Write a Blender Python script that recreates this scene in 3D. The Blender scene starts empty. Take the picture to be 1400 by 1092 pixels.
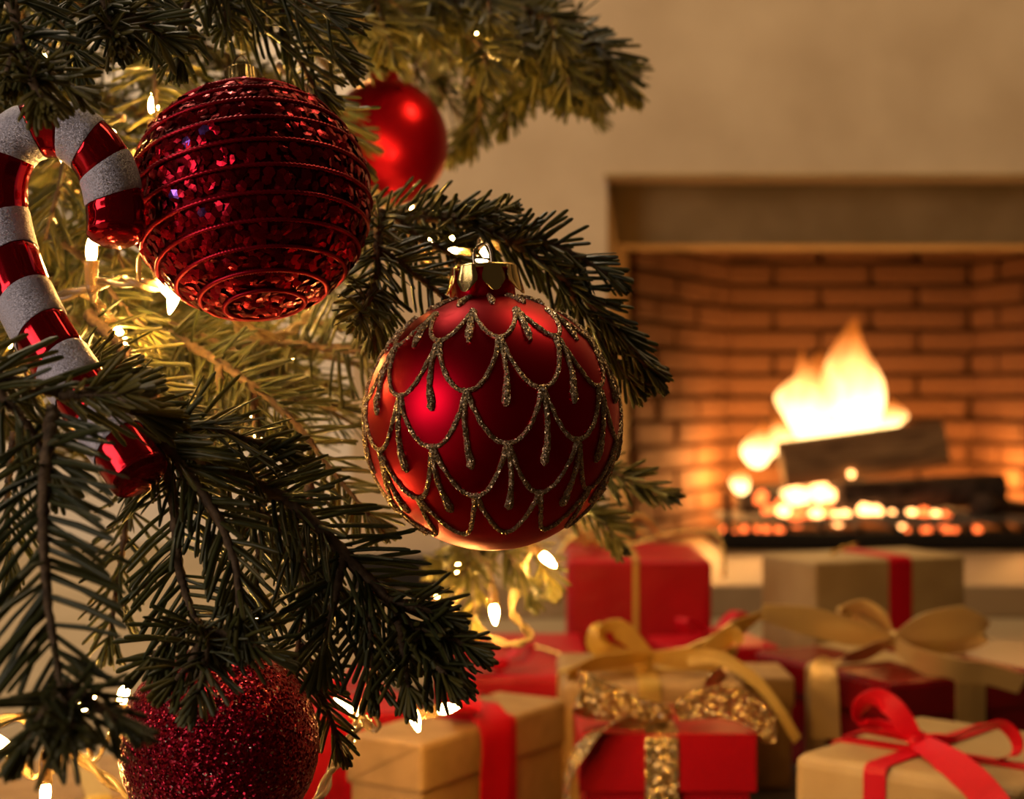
import bpy, bmesh, math, random
import numpy as np
from mathutils import Vector, Matrix, Euler

random.seed(11)
rng = np.random.default_rng(7)
scene = bpy.context.scene
C = scene.collection
PI = math.pi

# ------------------------------------------------------------------ camera
CH, F = 0.25, 2200.0                     # camera height (m), focal length in pixels of the 1400 px frame
cam = bpy.data.cameras.new('camera')
cam.sensor_width = 36.0
cam.lens = F / 1400.0 * 36.0
cam.clip_start = 0.02
cam.dof.use_dof = True
cam.dof.focus_distance = 0.475
cam.dof.aperture_fstop = 13.0
cam.dof.aperture_blades = 9
camo = bpy.data.objects.new('camera', cam)
C.objects.link(camo)
camo.location = (0, 0, CH)
camo.rotation_euler = (PI / 2, 0, 0)
scene.camera = camo

# ------------------------------------------------------------------ world, lamps, exposure
w = bpy.data.worlds.new('world')
scene.world = w
w.use_nodes = True
w.node_tree.nodes['Background'].inputs[0].default_value = (1.0, 0.62, 0.32, 1)
w.node_tree.nodes['Background'].inputs[1].default_value = 0.028


def area(name, loc, target, size, energy, color):
    l = bpy.data.lights.new(name, 'AREA')
    l.shape = 'RECTANGLE'
    l.size, l.size_y = size
    l.energy = energy
    l.color = color
    o = bpy.data.objects.new(name, l)
    C.objects.link(o)
    o.location = loc
    d = Vector(target) - Vector(loc)
    o.rotation_euler = d.to_track_quat('-Z', 'Y').to_euler()
    return o


area('window_light', (-2.3, -1.0, 0.95), (0, 0.5, 0.25), (1.3, 1.4), 28, (1.0, 0.79, 0.64))
area('unseen_overhead_lamp', (0.7, 1.35, 2.1), (0.5, 2.1, 0.7), (0.8, 0.8), 11, (1.0, 0.62, 0.27))
area('unseen_overhead_lamp', (-1.0, 1.7, 2.1), (-0.9, 2.3, 0.0), (0.7, 0.7), 30, (1.0, 0.76, 0.50))  # added lamp out of view, brightens the left alcove wall and floor

scene.view_settings.view_transform = 'Standard'
scene.view_settings.look = 'None'
scene.view_settings.exposure = 0.0
scene.view_settings.gamma = 1.0
scene.view_settings.use_curve_mapping = False
try:
    scene.cycles.use_denoising = True
    scene.cycles.max_bounces = 8
    scene.cycles.transparent_max_bounces = 12
    scene.cycles.sample_clamp_indirect = 4.0
except Exception:
    pass


def P(px, py, d):
    """a point seen at photo pixel (px, py), d metres in front of the camera plane"""
    return Vector(((px - 700.0) / F * d, d, CH + (546.0 - py) / F * d))


# ------------------------------------------------------------------ materials
def mat(name, color=(0.5, 0.5, 0.5), rough=0.5, metal=0.0, **kw):
    m = bpy.data.materials.new(name)
    m.use_nodes = True
    b = m.node_tree.nodes['Principled BSDF']
    b.inputs['Base Color'].default_value = (*color, 1)
    b.inputs['Roughness'].default_value = rough
    b.inputs['Metallic'].default_value = metal
    for k, v in kw.items():
        b.inputs[k.replace('_', ' ')].default_value = v
    return m


def NT(m):
    nt = m.node_tree
    return nt, nt.nodes, nt.links, nt.nodes['Principled BSDF']


def noise_color(m, c1, c2, scale, detail=4, coord='Object', lo=0.35, hi=0.65, stretch=None):
    nt, N, L, b = NT(m)
    tc = N.new('ShaderNodeTexCoord')
    src = tc.outputs[coord]
    if stretch:
        mp = N.new('ShaderNodeMapping')
        mp.inputs['Scale'].default_value = stretch
        L.new(src, mp.inputs[0])
        src = mp.outputs[0]
    nz = N.new('ShaderNodeTexNoise')
    nz.inputs['Scale'].default_value = scale
    nz.inputs['Detail'].default_value = detail
    L.new(src, nz.inputs['Vector'])
    cr = N.new('ShaderNodeValToRGB')
    cr.color_ramp.elements[0].position = lo
    cr.color_ramp.elements[1].position = hi
    cr.color_ramp.elements[0].color = (*c1, 1)
    cr.color_ramp.elements[1].color = (*c2, 1)
    L.new(nz.outputs['Fac'], cr.inputs[0])
    L.new(cr.outputs[0], b.inputs['Base Color'])
    return src, nz


def add_bump(m, scale, strength, dist=0.001, detail=3, stretch=None):
    nt, N, L, b = NT(m)
    tc = N.new('ShaderNodeTexCoord')
    src = tc.outputs['Object']
    if stretch:
        mp = N.new('ShaderNodeMapping')
        mp.inputs['Scale'].default_value = stretch
        L.new(src, mp.inputs[0])
        src = mp.outputs[0]
    nz = N.new('ShaderNodeTexNoise')
    nz.inputs['Scale'].default_value = scale
    nz.inputs['Detail'].default_value = detail
    L.new(src, nz.inputs['Vector'])
    bp = N.new('ShaderNodeBump')
    bp.inputs['Strength'].default_value = strength
    bp.inputs['Distance'].default_value = dist
    L.new(nz.outputs['Fac'], bp.inputs['Height'])
    L.new(bp.outputs[0], b.inputs['Normal'])


def glitter(name, c_dark, c_light, cell, tilt, rough=0.28, metal=0.9, white=0.0):
    """tiny flakes, each with its own tint and its own facing"""
    m = mat(name, c_light, rough, metal)
    nt, N, L, b = NT(m)
    tc = N.new('ShaderNodeTexCoord')
    vo = N.new('ShaderNodeTexVoronoi')
    vo.inputs['Scale'].default_value = cell
    L.new(tc.outputs['Object'], vo.inputs['Vector'])
    sub = N.new('ShaderNodeVectorMath'); sub.operation = 'SUBTRACT'
    sub.inputs[1].default_value = (0.5, 0.5, 0.5)
    L.new(vo.outputs['Color'], sub.inputs[0])
    sc = N.new('ShaderNodeVectorMath'); sc.operation = 'SCALE'
    sc.inputs['Scale'].default_value = tilt
    L.new(sub.outputs[0], sc.inputs[0])
    ge = N.new('ShaderNodeNewGeometry')
    ad = N.new('ShaderNodeVectorMath'); ad.operation = 'ADD'
    L.new(ge.outputs['Normal'], ad.inputs[0]); L.new(sc.outputs[0], ad.inputs[1])
    nm = N.new('ShaderNodeVectorMath'); nm.operation = 'NORMALIZE'
    L.new(ad.outputs[0], nm.inputs[0])
    L.new(nm.outputs[0], b.inputs['Normal'])
    sp = N.new('ShaderNodeSeparateColor')
    L.new(vo.outputs['Color'], sp.inputs[0])
    cr = N.new('ShaderNodeValToRGB')
    cr.color_ramp.elements[0].color = (*c_dark, 1)
    cr.color_ramp.elements[1].color = (*c_light, 1)
    if white:
        e = cr.color_ramp.elements.new(1 - white)
        e.color = (*c_light, 1)
        cr.color_ramp.elements[2].color = (1, 0.95, 0.85, 1)
    L.new(sp.outputs[1], cr.inputs[0])
    L.new(cr.outputs[0], b.inputs['Base Color'])
    return m


def emission(name, color, strength):
    m = bpy.data.materials.new(name)
    m.use_nodes = True
    nt = m.node_tree
    nt.nodes.clear()
    e = nt.nodes.new('ShaderNodeEmission')
    e.inputs[0].default_value = (*color, 1)
    e.inputs[1].default_value = strength
    o = nt.nodes.new('ShaderNodeOutputMaterial')
    nt.links.new(e.outputs[0], o.inputs[0])
    return m


M = {}
M['wall'] = mat('plaster_wall', rough=0.85)
noise_color(M['wall'], (0.62, 0.47, 0.30), (0.76, 0.60, 0.40), 9, 6, lo=0.3, hi=0.7)
add_bump(M['wall'], 180, 0.25, 0.002, 5)
M['cream_wall'] = mat('cream_painted_wall', rough=0.8)
noise_color(M['cream_wall'], (0.78, 0.70, 0.58), (0.84, 0.77, 0.66), 5, 4)
M['surround'] = mat('sandstone_surround', rough=0.8)
noise_color(M['surround'], (0.34, 0.235, 0.10), (0.44, 0.315, 0.15), 14, 5)
add_bump(M['surround'], 120, 0.2, 0.002)
M['floor'] = mat('pale_stone_floor', rough=0.45)
noise_color(M['floor'], (0.33, 0.245, 0.13), (0.41, 0.31, 0.18), 6, 5)
M['floor_shade'] = mat('floor_painted_shade', rough=0.55)  # shade between the gifts put into a dark floor colour
noise_color(M['floor_shade'], (0.030, 0.017, 0.009), (0.055, 0.032, 0.017), 20, 5, stretch=(1, 9, 1))
M['hearth'] = mat('hearth_stone', rough=0.5)
noise_color(M['hearth'], (0.33, 0.225, 0.115), (0.45, 0.32, 0.18), 10, 5)
M['skirting'] = mat('dark_skirting', (0.012, 0.008, 0.006), 0.9)
M['brick'] = mat('firebrick', rough=0.8)
noise_color(M['brick'], (0.11, 0.045, 0.018), (0.22, 0.095, 0.038), 30, 5)
add_bump(M['brick'], 140, 0.4, 0.003)
M['mortar'] = mat('sooty_mortar', rough=0.95)
noise_color(M['mortar'], (0.075, 0.031, 0.013), (0.12, 0.052, 0.021), 40, 4)
M['iron'] = mat('cast_iron', (0.02, 0.018, 0.016), 0.55, 0.6)
M['ash'] = mat('grey_ash', rough=0.95)
noise_color(M['ash'], (0.05, 0.045, 0.04), (0.20, 0.18, 0.165), 60, 5)
add_bump(M['ash'], 90, 0.8, 0.01)
M['log'] = mat('firewood', rough=0.85)
noise_color(M['log'], (0.16, 0.09, 0.04), (0.36, 0.22, 0.10), 18, 5, stretch=(1, 8, 8))
add_bump(M['log'], 40, 0.6, 0.004, stretch=(1, 8, 8))
M['char'] = mat('charred_wood', rough=0.9)
noise_color(M['char'], (0.008, 0.006, 0.005), (0.07, 0.05, 0.04), 45, 5)
add_bump(M['char'], 70, 0.8, 0.005)

# fir
M['needle'] = mat('fir_needle', (0.03, 0.06, 0.015), 0.36)


def build_needle_mat():
    m = M['needle']
    nt, N, L, b = NT(m)
    at = N.new('ShaderNodeAttribute'); at.attribute_name = 'tone'
    cr = N.new('ShaderNodeValToRGB')
    r = cr.color_ramp
    r.elements[0].color = (0.015, 0.028, 0.008, 1)
    r.elements[1].color = (0.175, 0.145, 0.030, 1)  # golden end: young tips, and amber bulb light put into the colour
    e = r.elements.new(0.55); e.color = (0.066, 0.070, 0.015, 1)
    L.new(at.outputs['Fac'], cr.inputs[0])
    # stiff fir needles carry two pale bands along the underside
    side = N.new('ShaderNodeAttribute'); side.attribute_name = 'under'
    mx = N.new('ShaderNodeMixRGB')
    mx.inputs[2].default_value = (0.17, 0.19, 0.12, 1)
    L.new(side.outputs['Fac'], mx.inputs[0])
    L.new(cr.outputs[0], mx.inputs[1])
    L.new(mx.outputs[0], b.inputs['Base Color'])
    b.inputs['Specular IOR Level'].default_value = 0.4
    out = N['Material Output']
    tr = N.new('ShaderNodeBsdfTranslucent')
    hs = N.new('ShaderNodeHueSaturation')
    hs.inputs['Value'].default_value = 2.2
    L.new(mx.outputs[0], hs.inputs['Color'])
    L.new(hs.outputs[0], tr.inputs[0])
    ms = N.new('ShaderNodeMixShader'); ms.inputs[0].default_value = 0.3
    L.new(b.outputs[0], ms.inputs[1]); L.new(tr.outputs[0], ms.inputs[2])
    L.new(ms.outputs[0], out.inputs[0])


build_needle_mat()
M['bark'] = mat('twig_bark', rough=0.8)
noise_color(M['bark'], (0.055, 0.032, 0.015), (0.16, 0.10, 0.05), 300, 4)
add_bump(M['bark'], 400, 0.6, 0.001)

# ornaments
M['satin_red'] = mat('satin_red_glass', (0.52, 0.002, 0.018), 0.38, 1.0)
M['satin_red_plain'] = mat('matte_red_glass', (0.42, 0.002, 0.016), 0.36, 0.85)
M['gold_glitter_line'] = glitter('bronze_glitter', (0.26, 0.16, 0.075), (0.86, 0.66, 0.38), 2400, 1.9, 0.3, 0.6, 0.16)
M['gold_cap'] = mat('gold_cap', (0.80, 0.60, 0.24), 0.22, 1.0)
add_bump(M['gold_cap'], 1500, 0.12, 0.0004)
M['wire'] = mat('silver_wire', (0.62, 0.54, 0.42), 0.25, 1.0)
M['sequin'] = mat('red_sequin', (0.46, 0.003, 0.022), 0.22, 0.9)
M['sequin_dark'] = mat('dark_red_sequin', (0.25, 0.002, 0.014), 0.24, 0.9)
M['sequin_blue_glint'] = mat('blue_glint_sequin', (0.30, 0.12, 0.75), 0.2, 0.9)  # blue reflection put into the colour of a few red sequins
M['sequin_body'] = mat('sequin_ball_body', (0.16, 0.001, 0.008), 0.6, 0.7, Specular_IOR_Level=0.1)
M['cord_red'] = mat('red_cord', (0.46, 0.003, 0.024), 0.32, 0.75)
M['red_glitter'] = glitter('red_glitter', (0.08, 0.0005, 0.006), (0.55, 0.004, 0.035), 1700, 1.6, 0.3, 0.8, 0.04)
M['sugar'] = glitter('white_sugar_glitter', (0.46, 0.44, 0.54), (0.74, 0.73, 0.90), 4200, 0.9, 0.5, 0.1)
M['cane_red'] = mat('shiny_red_glass', (0.50, 0.002, 0.014), 0.13, 0.9, Coat_Weight=0.2, Coat_Roughness=0.05)
M['bulb'] = emission('lit_bulb', (1.0, 0.52, 0.12), 560)
M['socket'] = mat('clear_socket', (0.70, 0.50, 0.24), 0.2, 0.0, Transmission_Weight=0.7)
M['cable'] = mat('clear_cable', (0.55, 0.40, 0.20), 0.22, 0.0, Transmission_Weight=0.6)

# gifts
def paper(name, c1, c2, rough=0.6, bump=0.25, scale=30, stretch=None):
    m = mat(name, rough=rough, Specular_IOR_Level=0.5 if rough < 0.2 else 0.3)
    noise_color(m, c1, c2, scale, 4, stretch=stretch)
    add_bump(m, 35, bump, 0.004, 3)
    return m


M['kraft'] = paper('kraft_paper', (0.40, 0.235, 0.085), (0.50, 0.30, 0.115), 0.55, 0.25, 60)
M['kraft_pale'] = paper('pale_kraft_paper', (0.46, 0.31, 0.135), (0.53, 0.37, 0.17), 0.5, 0.3)
M['red_paper'] = paper('red_paper', (0.50, 0.003, 0.012), (0.58, 0.004, 0.016), 0.4, 0.35)
M['red_card'] = paper('red_card', (0.36, 0.003, 0.010), (0.40, 0.004, 0.012), 0.35, 0.06)
M['dark_red_gloss'] = paper('dark_red_gloss_paper', (0.20, 0.004, 0.008), (0.24, 0.006, 0.010), 0.13, 0.10)
M['red_ribbon'] = mat('red_satin_ribbon', (0.62, 0.004, 0.018), 0.45, 0.0, Specular_IOR_Level=0.2)
M['gold_ribbon'] = mat('gold_satin_ribbon', (0.72, 0.48, 0.11), 0.36, 0.45)
add_bump(M['gold_ribbon'], 300, 0.3, 0.001, 3)
M['pale_gold_ribbon'] = mat('pale_gold_ribbon', (0.70, 0.50, 0.21), 0.38, 0.4)
add_bump(M['pale_gold_ribbon'], 250, 0.35, 0.001, 3)
M['glitter_ribbon'] = glitter('gold_glitter_ribbon', (0.34, 0.20, 0.06), (0.95, 0.70, 0.30), 1250, 2.0, 0.26, 0.85, 0.2)
M['gold_bead'] = mat('gold_bead', (0.85, 0.58, 0.17), 0.2, 1.0)
M['ember'] = emission('glowing_ember', (1.0, 0.15, 0.03), 4)
M['ember_hot'] = emission('hot_ember', (1.0, 0.40, 0.12), 9)


def build_flame_mat():
    m = bpy.data.materials.new('flame')
    m.use_nodes = True
    nt = m.node_tree; N = nt.nodes; L = nt.links
    N.clear()
    tc = N.new('ShaderNodeTexCoord')
    sp = N.new('ShaderNodeSeparateXYZ')
    L.new(tc.outputs['Generated'], sp.inputs[0])
    nz = N.new('ShaderNodeTexNoise'); nz.inputs['Scale'].default_value = 5
    L.new(tc.outputs['Generated'], nz.inputs['Vector'])
    ad = N.new('ShaderNodeMath'); ad.operation = 'MULTIPLY_ADD'
    ad.inputs[1].default_value = 0.35
    L.new(nz.outputs['Fac'], ad.inputs[0])
    L.new(sp.outputs['Z'], ad.inputs[2])
    col = N.new('ShaderNodeValToRGB')
    e = col.color_ramp
    e.elements[0].position = 0.45; e.elements[0].color = (1.0, 0.62, 0.22, 1)
    e.elements[1].position = 1.05; e.elements[1].color = (1.0, 0.22, 0.02, 1)
    st = N.new('ShaderNodeMapRange')
    st.inputs[1].default_value = 0.45; st.inputs[2].default_value = 1.0
    st.inputs[3].default_value = 6.0; st.inputs[4].default_value = 1.0
    al = N.new('ShaderNodeMapRange')
    al.inputs[1].default_value = 0.5; al.inputs[2].default_value = 1.2
    al.inputs[3].default_value = 0.0; al.inputs[4].default_value = 1.0
    for n in (col, st, al):
        L.new(ad.outputs[0], n.inputs[0])
    em = N.new('ShaderNodeEmission')
    L.new(col.outputs[0], em.inputs[0]); L.new(st.outputs[0], em.inputs[1])
    tr = N.new('ShaderNodeBsdfTransparent')
    mx = N.new('ShaderNodeMixShader')
    L.new(al.outputs[0], mx.inputs[0]); L.new(em.outputs[0], mx.inputs[1]); L.new(tr.outputs[0], mx.inputs[2])
    o = N.new('ShaderNodeOutputMaterial')
    L.new(mx.outputs[0], o.inputs[0])
    return m


M['flame'] = build_flame_mat()


# ------------------------------------------------------------------ object helpers
def link_mesh(name, me, material, parent=None, smooth=True):
    if smooth:
        me.polygons.foreach_set('use_smooth', np.ones(len(me.polygons), dtype=bool))
    if material is not None and not me.materials:
        me.materials.append(material)
    o = bpy.data.objects.new(name, me)
    C.objects.link(o)
    if parent is not None:
        o.parent = parent
    return o


def obj(name, verts, faces, material, parent=None, smooth=True):
    me = bpy.data.meshes.new(name)
    me.from_pydata([tuple(v) for v in verts], [], faces)
    me.update()
    return link_mesh(name, me, material, parent, smooth)


def from_bm(name, bm, material, parent=None, smooth=False):
    me = bpy.data.meshes.new(name)
    bm.normal_update()
    bm.to_mesh(me)
    bm.free()
    return link_mesh(name, me, material, parent, smooth)


def tag(o, label, cat, group=None, kind=None):
    o['label'] = label
    o['category'] = cat
    if group:
        o['group'] = group
    if kind:
        o['kind'] = kind
    return o


def thing(name, label, cat, loc=(0, 0, 0), rot=(0, 0, 0), group=None):
    o = bpy.data.objects.new(name, None)
    C.objects.link(o)
    o.empty_display_size = 0.01
    o.location = loc
    o.rotation_euler = rot
    return tag(o, label, cat, group)


def structure(o):
    o['kind'] = 'structure'
    return o


def bx(bm, lo, hi, mtx=None):
    vs = []
    for z in (lo[2], hi[2]):
        for x, y in ((lo[0], lo[1]), (hi[0], lo[1]), (hi[0], hi[1]), (lo[0], hi[1])):
            v = Vector((x, y, z))
            vs.append(bm.verts.new(mtx @ v if mtx else v))
    for f in ((3, 2, 1, 0), (4, 5, 6, 7), (0, 1, 5, 4), (1, 2, 6, 5), (2, 3, 7, 6), (3, 0, 4, 7)):
        bm.faces.new([vs[i] for i in f])
    return vs


def box_bm(lo, hi, bevel=0.0, seg=2):
    bm = bmesh.new()
    bx(bm, lo, hi)
    if bevel:
        bmesh.ops.bevel(bm, geom=bm.edges[:], offset=bevel, segments=seg, profile=0.5, affect='EDGES')
    return bm


def catmull(pts, n):
    p = np.array([tuple(v) for v in pts], dtype=float)
    if len(p) == 2:
        t = np.linspace(0, 1, n)[:, None]
        return p[0] * (1 - t) + p[1] * t
    p = np.vstack([2 * p[0] - p[1], p, 2 * p[-1] - p[-2]])
    k = len(p) - 3
    u = np.linspace(0, k - 1e-9, n)
    i = u.astype(int)
    t = (u - i)[:, None]
    a, b, c, d = p[i], p[i + 1], p[i + 2], p[i + 3]
    return 0.5 * (2 * b + (c - a) * t + (2 * a - 5 * b + 4 * c - d) * t ** 2 + (3 * b - a - 3 * c + d) * t ** 3)


def path_len(p):
    return float(np.linalg.norm(np.diff(p, axis=0), axis=1).sum())


def resample(pts, n):
    p = catmull(pts, max(60, n * 2))
    s = np.concatenate([[0], np.cumsum(np.linalg.norm(np.diff(p, axis=0), axis=1))])
    u = np.linspace(0, s[-1], n)
    return np.stack([np.interp(u, s, p[:, k]) for k in range(3)], 1)


def nrm(a):
    return a / np.maximum(np.linalg.norm(a, axis=-1, keepdims=True), 1e-12)


def frames(p, up=(0, 0, 1)):
    t = nrm(np.gradient(p, axis=0))
    n = np.zeros_like(p)
    ref = np.array(up, float)
    if abs(np.dot(ref, t[0])) > 0.95:
        ref = np.array((1.0, 0.2, 0.0))
    v = ref - np.dot(ref, t[0]) * t[0]
    n[0] = v / np.linalg.norm(v)
    for i in range(1, len(p)):
        v = n[i - 1] - np.dot(n[i - 1], t[i]) * t[i]
        n[i] = v / max(np.linalg.norm(v), 1e-9)
    return t, n, np.cross(t, n)


def tube(p, r, sides=8, up=(0, 0, 1), rmod=None, closed=False):
    """verts, faces of a tube along p; r scalar or array; rmod(i, angles) multiplies the radius"""
    p = np.asarray(p, float)
    n = len(p)
    r = np.broadcast_to(np.asarray(r, float), (n,))
    t, a, b = frames(p, up)
    th = np.linspace(0, 2 * PI, sides, endpoint=False)
    k = np.ones((n, sides)) if rmod is None else rmod(np.arange(n)[:, None], th[None, :])
    V = p[:, None, :] + (r[:, None] * k)[:, :, None] * (np.cos(th)[None, :, None] * a[:, None, :] + np.sin(th)[None, :, None] * b[:, None, :])
    V = V.reshape(-1, 3)
    i, j = np.meshgrid(np.arange(n - 1), np.arange(sides), indexing='ij')
    j2 = (j + 1) % sides
    Fq = np.stack([i * sides + j, i * sides + j2, (i + 1) * sides + j2, (i + 1) * sides + j], -1).reshape(-1, 4).tolist()
    if not closed:
        Fq.append(list(range(sides))[::-1])
        Fq.append([(n - 1) * sides + q for q in range(sides)])
    return V, Fq


def lathe(profile, sides=48):
    """profile [(r, z)...] bottom to top; poles where r == 0"""
    V, Fc, rings = [], [], []
    for r, z in profile:
        if r < 1e-7:
            rings.append([len(V)]); V.append((0, 0, z))
        else:
            s = len(V)
            for k in range(sides):
                a = 2 * PI * k / sides
                V.append((r * math.cos(a), r * math.sin(a), z))
            rings.append(list(range(s, s + sides)))
    for A, B in zip(rings, rings[1:]):
        for k in range(sides):
            k2 = (k + 1) % sides
            if len(A) == 1 and len(B) == 1:
                continue
            if len(A) == 1:
                Fc.append([A[0], B[k2], B[k]][::-1])
            elif len(B) == 1:
                Fc.append([A[k], A[k2], B[0]])
            else:
                Fc.append([A[k], A[k2], B[k2], B[k]])
    return V, Fc


def merge(parts):
    V, Fc = [], []
    for v, f in parts:
        o = len(V)
        V.extend([tuple(x) for x in v])
        Fc.extend([[i + o for i in q] for q in f])
    return V, Fc


def strip(p, side, width, thick=0.0004):
    """a ribbon: centre line p, unit side vectors, width per point, with real thickness"""
    p = np.asarray(p, float)
    n = len(p)
    side = nrm(np.broadcast_to(np.asarray(side, float), (n, 3)))
    t = nrm(np.gradient(p, axis=0))
    side = nrm(side - (side * t).sum(1, keepdims=True) * t)
    nn = np.cross(t, side)
    wv = np.broadcast_to(np.asarray(width, float), (n,))[:, None]
    cols = []
    for s, h in ((-0.5, 0.5), (0, 0.5), (0.5, 0.5), (0.5, -0.5), (0, -0.5), (-0.5, -0.5)):
        cup = -0.02 * (1 - abs(2 * s))
        cols.append(p + side * wv * s + nn * (h * thick + cup * wv))
    V = np.stack(cols, 1).reshape(-1, 3)
    Fq = []
    for i in range(n - 1):
        for j in range(6):
            j2 = (j + 1) % 6
            Fq.append([i * 6 + j, i * 6 + j2, (i + 1) * 6 + j2, (i + 1) * 6 + j])
    Fq.append([5, 4, 3, 2, 1, 0])
    Fq.append([(n - 1) * 6 + q for q in range(6)])
    return V, Fq


# ================================================================== SETTING
WY = 2.10                                     # front face of the chimney wall
OX0, OX1, OZ = 0.124, 0.880, 0.539            # fireplace opening
HZ = 0.038                                    # hearth slab height

bm = bmesh.new()
bx(bm, (-3.0, -2.5, -0.05), (3.2, WY + 0.9, 0.0))
structure(from_bm('floor', bm, M['floor']))
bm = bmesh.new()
bx(bm, (-0.24, -1.5, 0.0), (1.6, 1.40, 0.0012))  # added dark sheet, deepens gift gaps and the bauble's lower reflection
structure(from_bm('floor_shade_sheet', bm, M['floor_shade']))

bm = bmesh.new()
bx(bm, (-0.21, WY, 0.0), (OX0, WY + 0.06, 2.4))
bx(bm, (OX1, WY, 0.0), (3.2, WY + 0.06, 2.4))
bx(bm, (OX0, WY, OZ), (OX1, WY + 0.06, 2.4))
bmesh.ops.remove_doubles(bm, verts=bm.verts[:], dist=1e-5)
bx(bm, (-0.21, WY + 0.06, 0.0), (-0.15, WY + 0.7, 2.4))
structure(from_bm('wall_back', bm, M['wall']))
bm = bmesh.new()
bx(bm, (-3.0, WY + 0.7, 0.0), (-0.15, WY + 0.76, 2.4))
structure(from_bm('wall_left', bm, M['cream_wall']))

structure(from_bm('baseboard_back', box_bm((-0.21, WY - 0.012, 0.0), (-0.075, WY - 0.0005, 0.047), 0.003), M['skirting']))

# ------------------------------------------------------------------ fireplace
fp = thing('fireplace', 'open brick fireplace with sandstone surround set into the plaster wall', 'fireplace', (0.43, WY, 0))
FL = Vector(fp.location)


def loc(v):
    return Vector(v) - FL


hb = box_bm((-0.062, 1.84, 0.0), (1.5, WY + 0.62, HZ), 0.003)
bmesh.ops.translate(hb, verts=hb.verts[:], vec=-FL)
from_bm('hearth_slab', hb, M['hearth'], fp)

# splayed reveals: near edges at the wall face, far edges deeper and inset
IY = WY + 0.16
ix0, ix1, iz = 0.164, 0.840, CH + (546 - 335) / F * (WY + 0.075)


def slab_quad(name, q, thick, material):
    a, b, c, d = [Vector(v) for v in q]
    n = (b - a).cross(d - a).normalized() * thick
    V = [loc(v) for v in (a, b, c, d)] + [loc(v + n) for v in (a, b, c, d)]
    return obj(name, V, [(3, 2, 1, 0), (4, 5, 6, 7), (0, 1, 5, 4), (1, 2, 6, 5), (2, 3, 7, 6), (3, 0, 4, 7)], material, fp, False)


e = 0.004
lb = box_bm((OX0 - 0.02, WY + 0.075, iz), (OX1 + 0.02, IY, OZ + 0.08), 0.003)
bmesh.ops.translate(lb, verts=lb.verts[:], vec=-FL)
from_bm('lintel', lb, M['surround'], fp)
slab_quad('jamb', ((OX0, WY + e, HZ), (OX0, WY + e, OZ), (ix0, IY, iz), (ix0, IY, HZ)), 0.03, M['surround'])
slab_quad('jamb', ((OX1, WY + e, OZ), (OX1, WY + e, HZ), (ix1, IY, HZ), (ix1, IY, iz)), 0.03, M['surround'])
from_bm('edge_band', (lambda b: (bmesh.ops.translate(b, verts=b.verts[:], vec=-FL), b)[1])(box_bm((OX0 - 0.004, WY - 0.006, OZ), (OX1 + 0.004, WY + 0.006, OZ + 0.006), 0.002)), M['surround'], fp)

# firebox walls: mortar backing and single bricks
BY = 2.60
bx0, bx1 = (990 - 700) / F * BY, (1335 - 700) / F * BY
TOPZ = 0.62
wallspec = [  # start (x,y), end (x,y)
    ((ix0, IY), (bx0, BY)),
    ((bx0, BY), (bx1, BY)),
    ((bx1, BY), (ix1, IY)),
]
bv = box_bm((-0.5, -0.5, -0.5), (0.5, 0.5, 0.5), 0.06, 1)
brick_me = bpy.data.meshes.new('brick')
bv.to_mesh(brick_me); bv.free()
brick_me.materials.append(M['brick'])
brk, joint, row_h, depth = 0.150, 0.007, 0.036, 0.04
for wi, (a, b) in enumerate(wallspec):
    a = Vector((a[0], a[1], 0)); b = Vector((b[0], b[1], 0))
    u = (b - a); ln = u.length; u.normalize()
    out = Vector((u.y, -u.x, 0))                  # into the firebox
    ang = math.atan2(u.y, u.x)
    bmw = bmesh.new()
    mt = Matrix.Translation(loc(a)) @ Matrix.Rotation(ang, 4, 'Z')
    bx(bmw, (-0.03, 0.012, HZ), (ln + 0.03, 0.07, TOPZ), mt)
    from_bm('mortar', bmw, M['mortar'], fp)
    r = 0
    z = HZ + 0.004
    while z < TOPZ - 0.02:
        s = -brk * (0.5 if r % 2 else 0.0)
        while s < ln:
            s0, s1 = max(0.002, s), min(ln - 0.002, s + brk)
            if s1 - s0 > 0.015:
                o = bpy.data.objects.new('brick', brick_me)
                C.objects.link(o)
                o.parent = fp
                push = random.uniform(-0.003, 0.004)
                c = a + u * ((s0 + s1) / 2) + out * push + Vector((0, 0, z + (row_h - joint) / 2))
                o.location = loc(c - out * (depth / 2 - 0.012))
                o.scale = (s1 - s0, depth, row_h - joint)
                o.rotation_euler = (0, 0, ang)
            s += brk + joint
        z += row_h
        r += 1
# flue throat above the bricks
bmw = bmesh.new()
bx(bmw, (ix0 - 0.05, IY + 0.02, TOPZ), (ix1 + 0.05, BY + 0.06, TOPZ + 0.03))
bx(bmw, (ix0 - 0.05, IY + 0.0, iz + 0.05), (ix1 + 0.05, IY + 0.03, TOPZ + 0.03))
bmesh.ops.translate(bmw, verts=bmw.verts[:], vec=-FL)
from_bm('smoke_throat', bmw, M['mortar'], fp)

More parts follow.
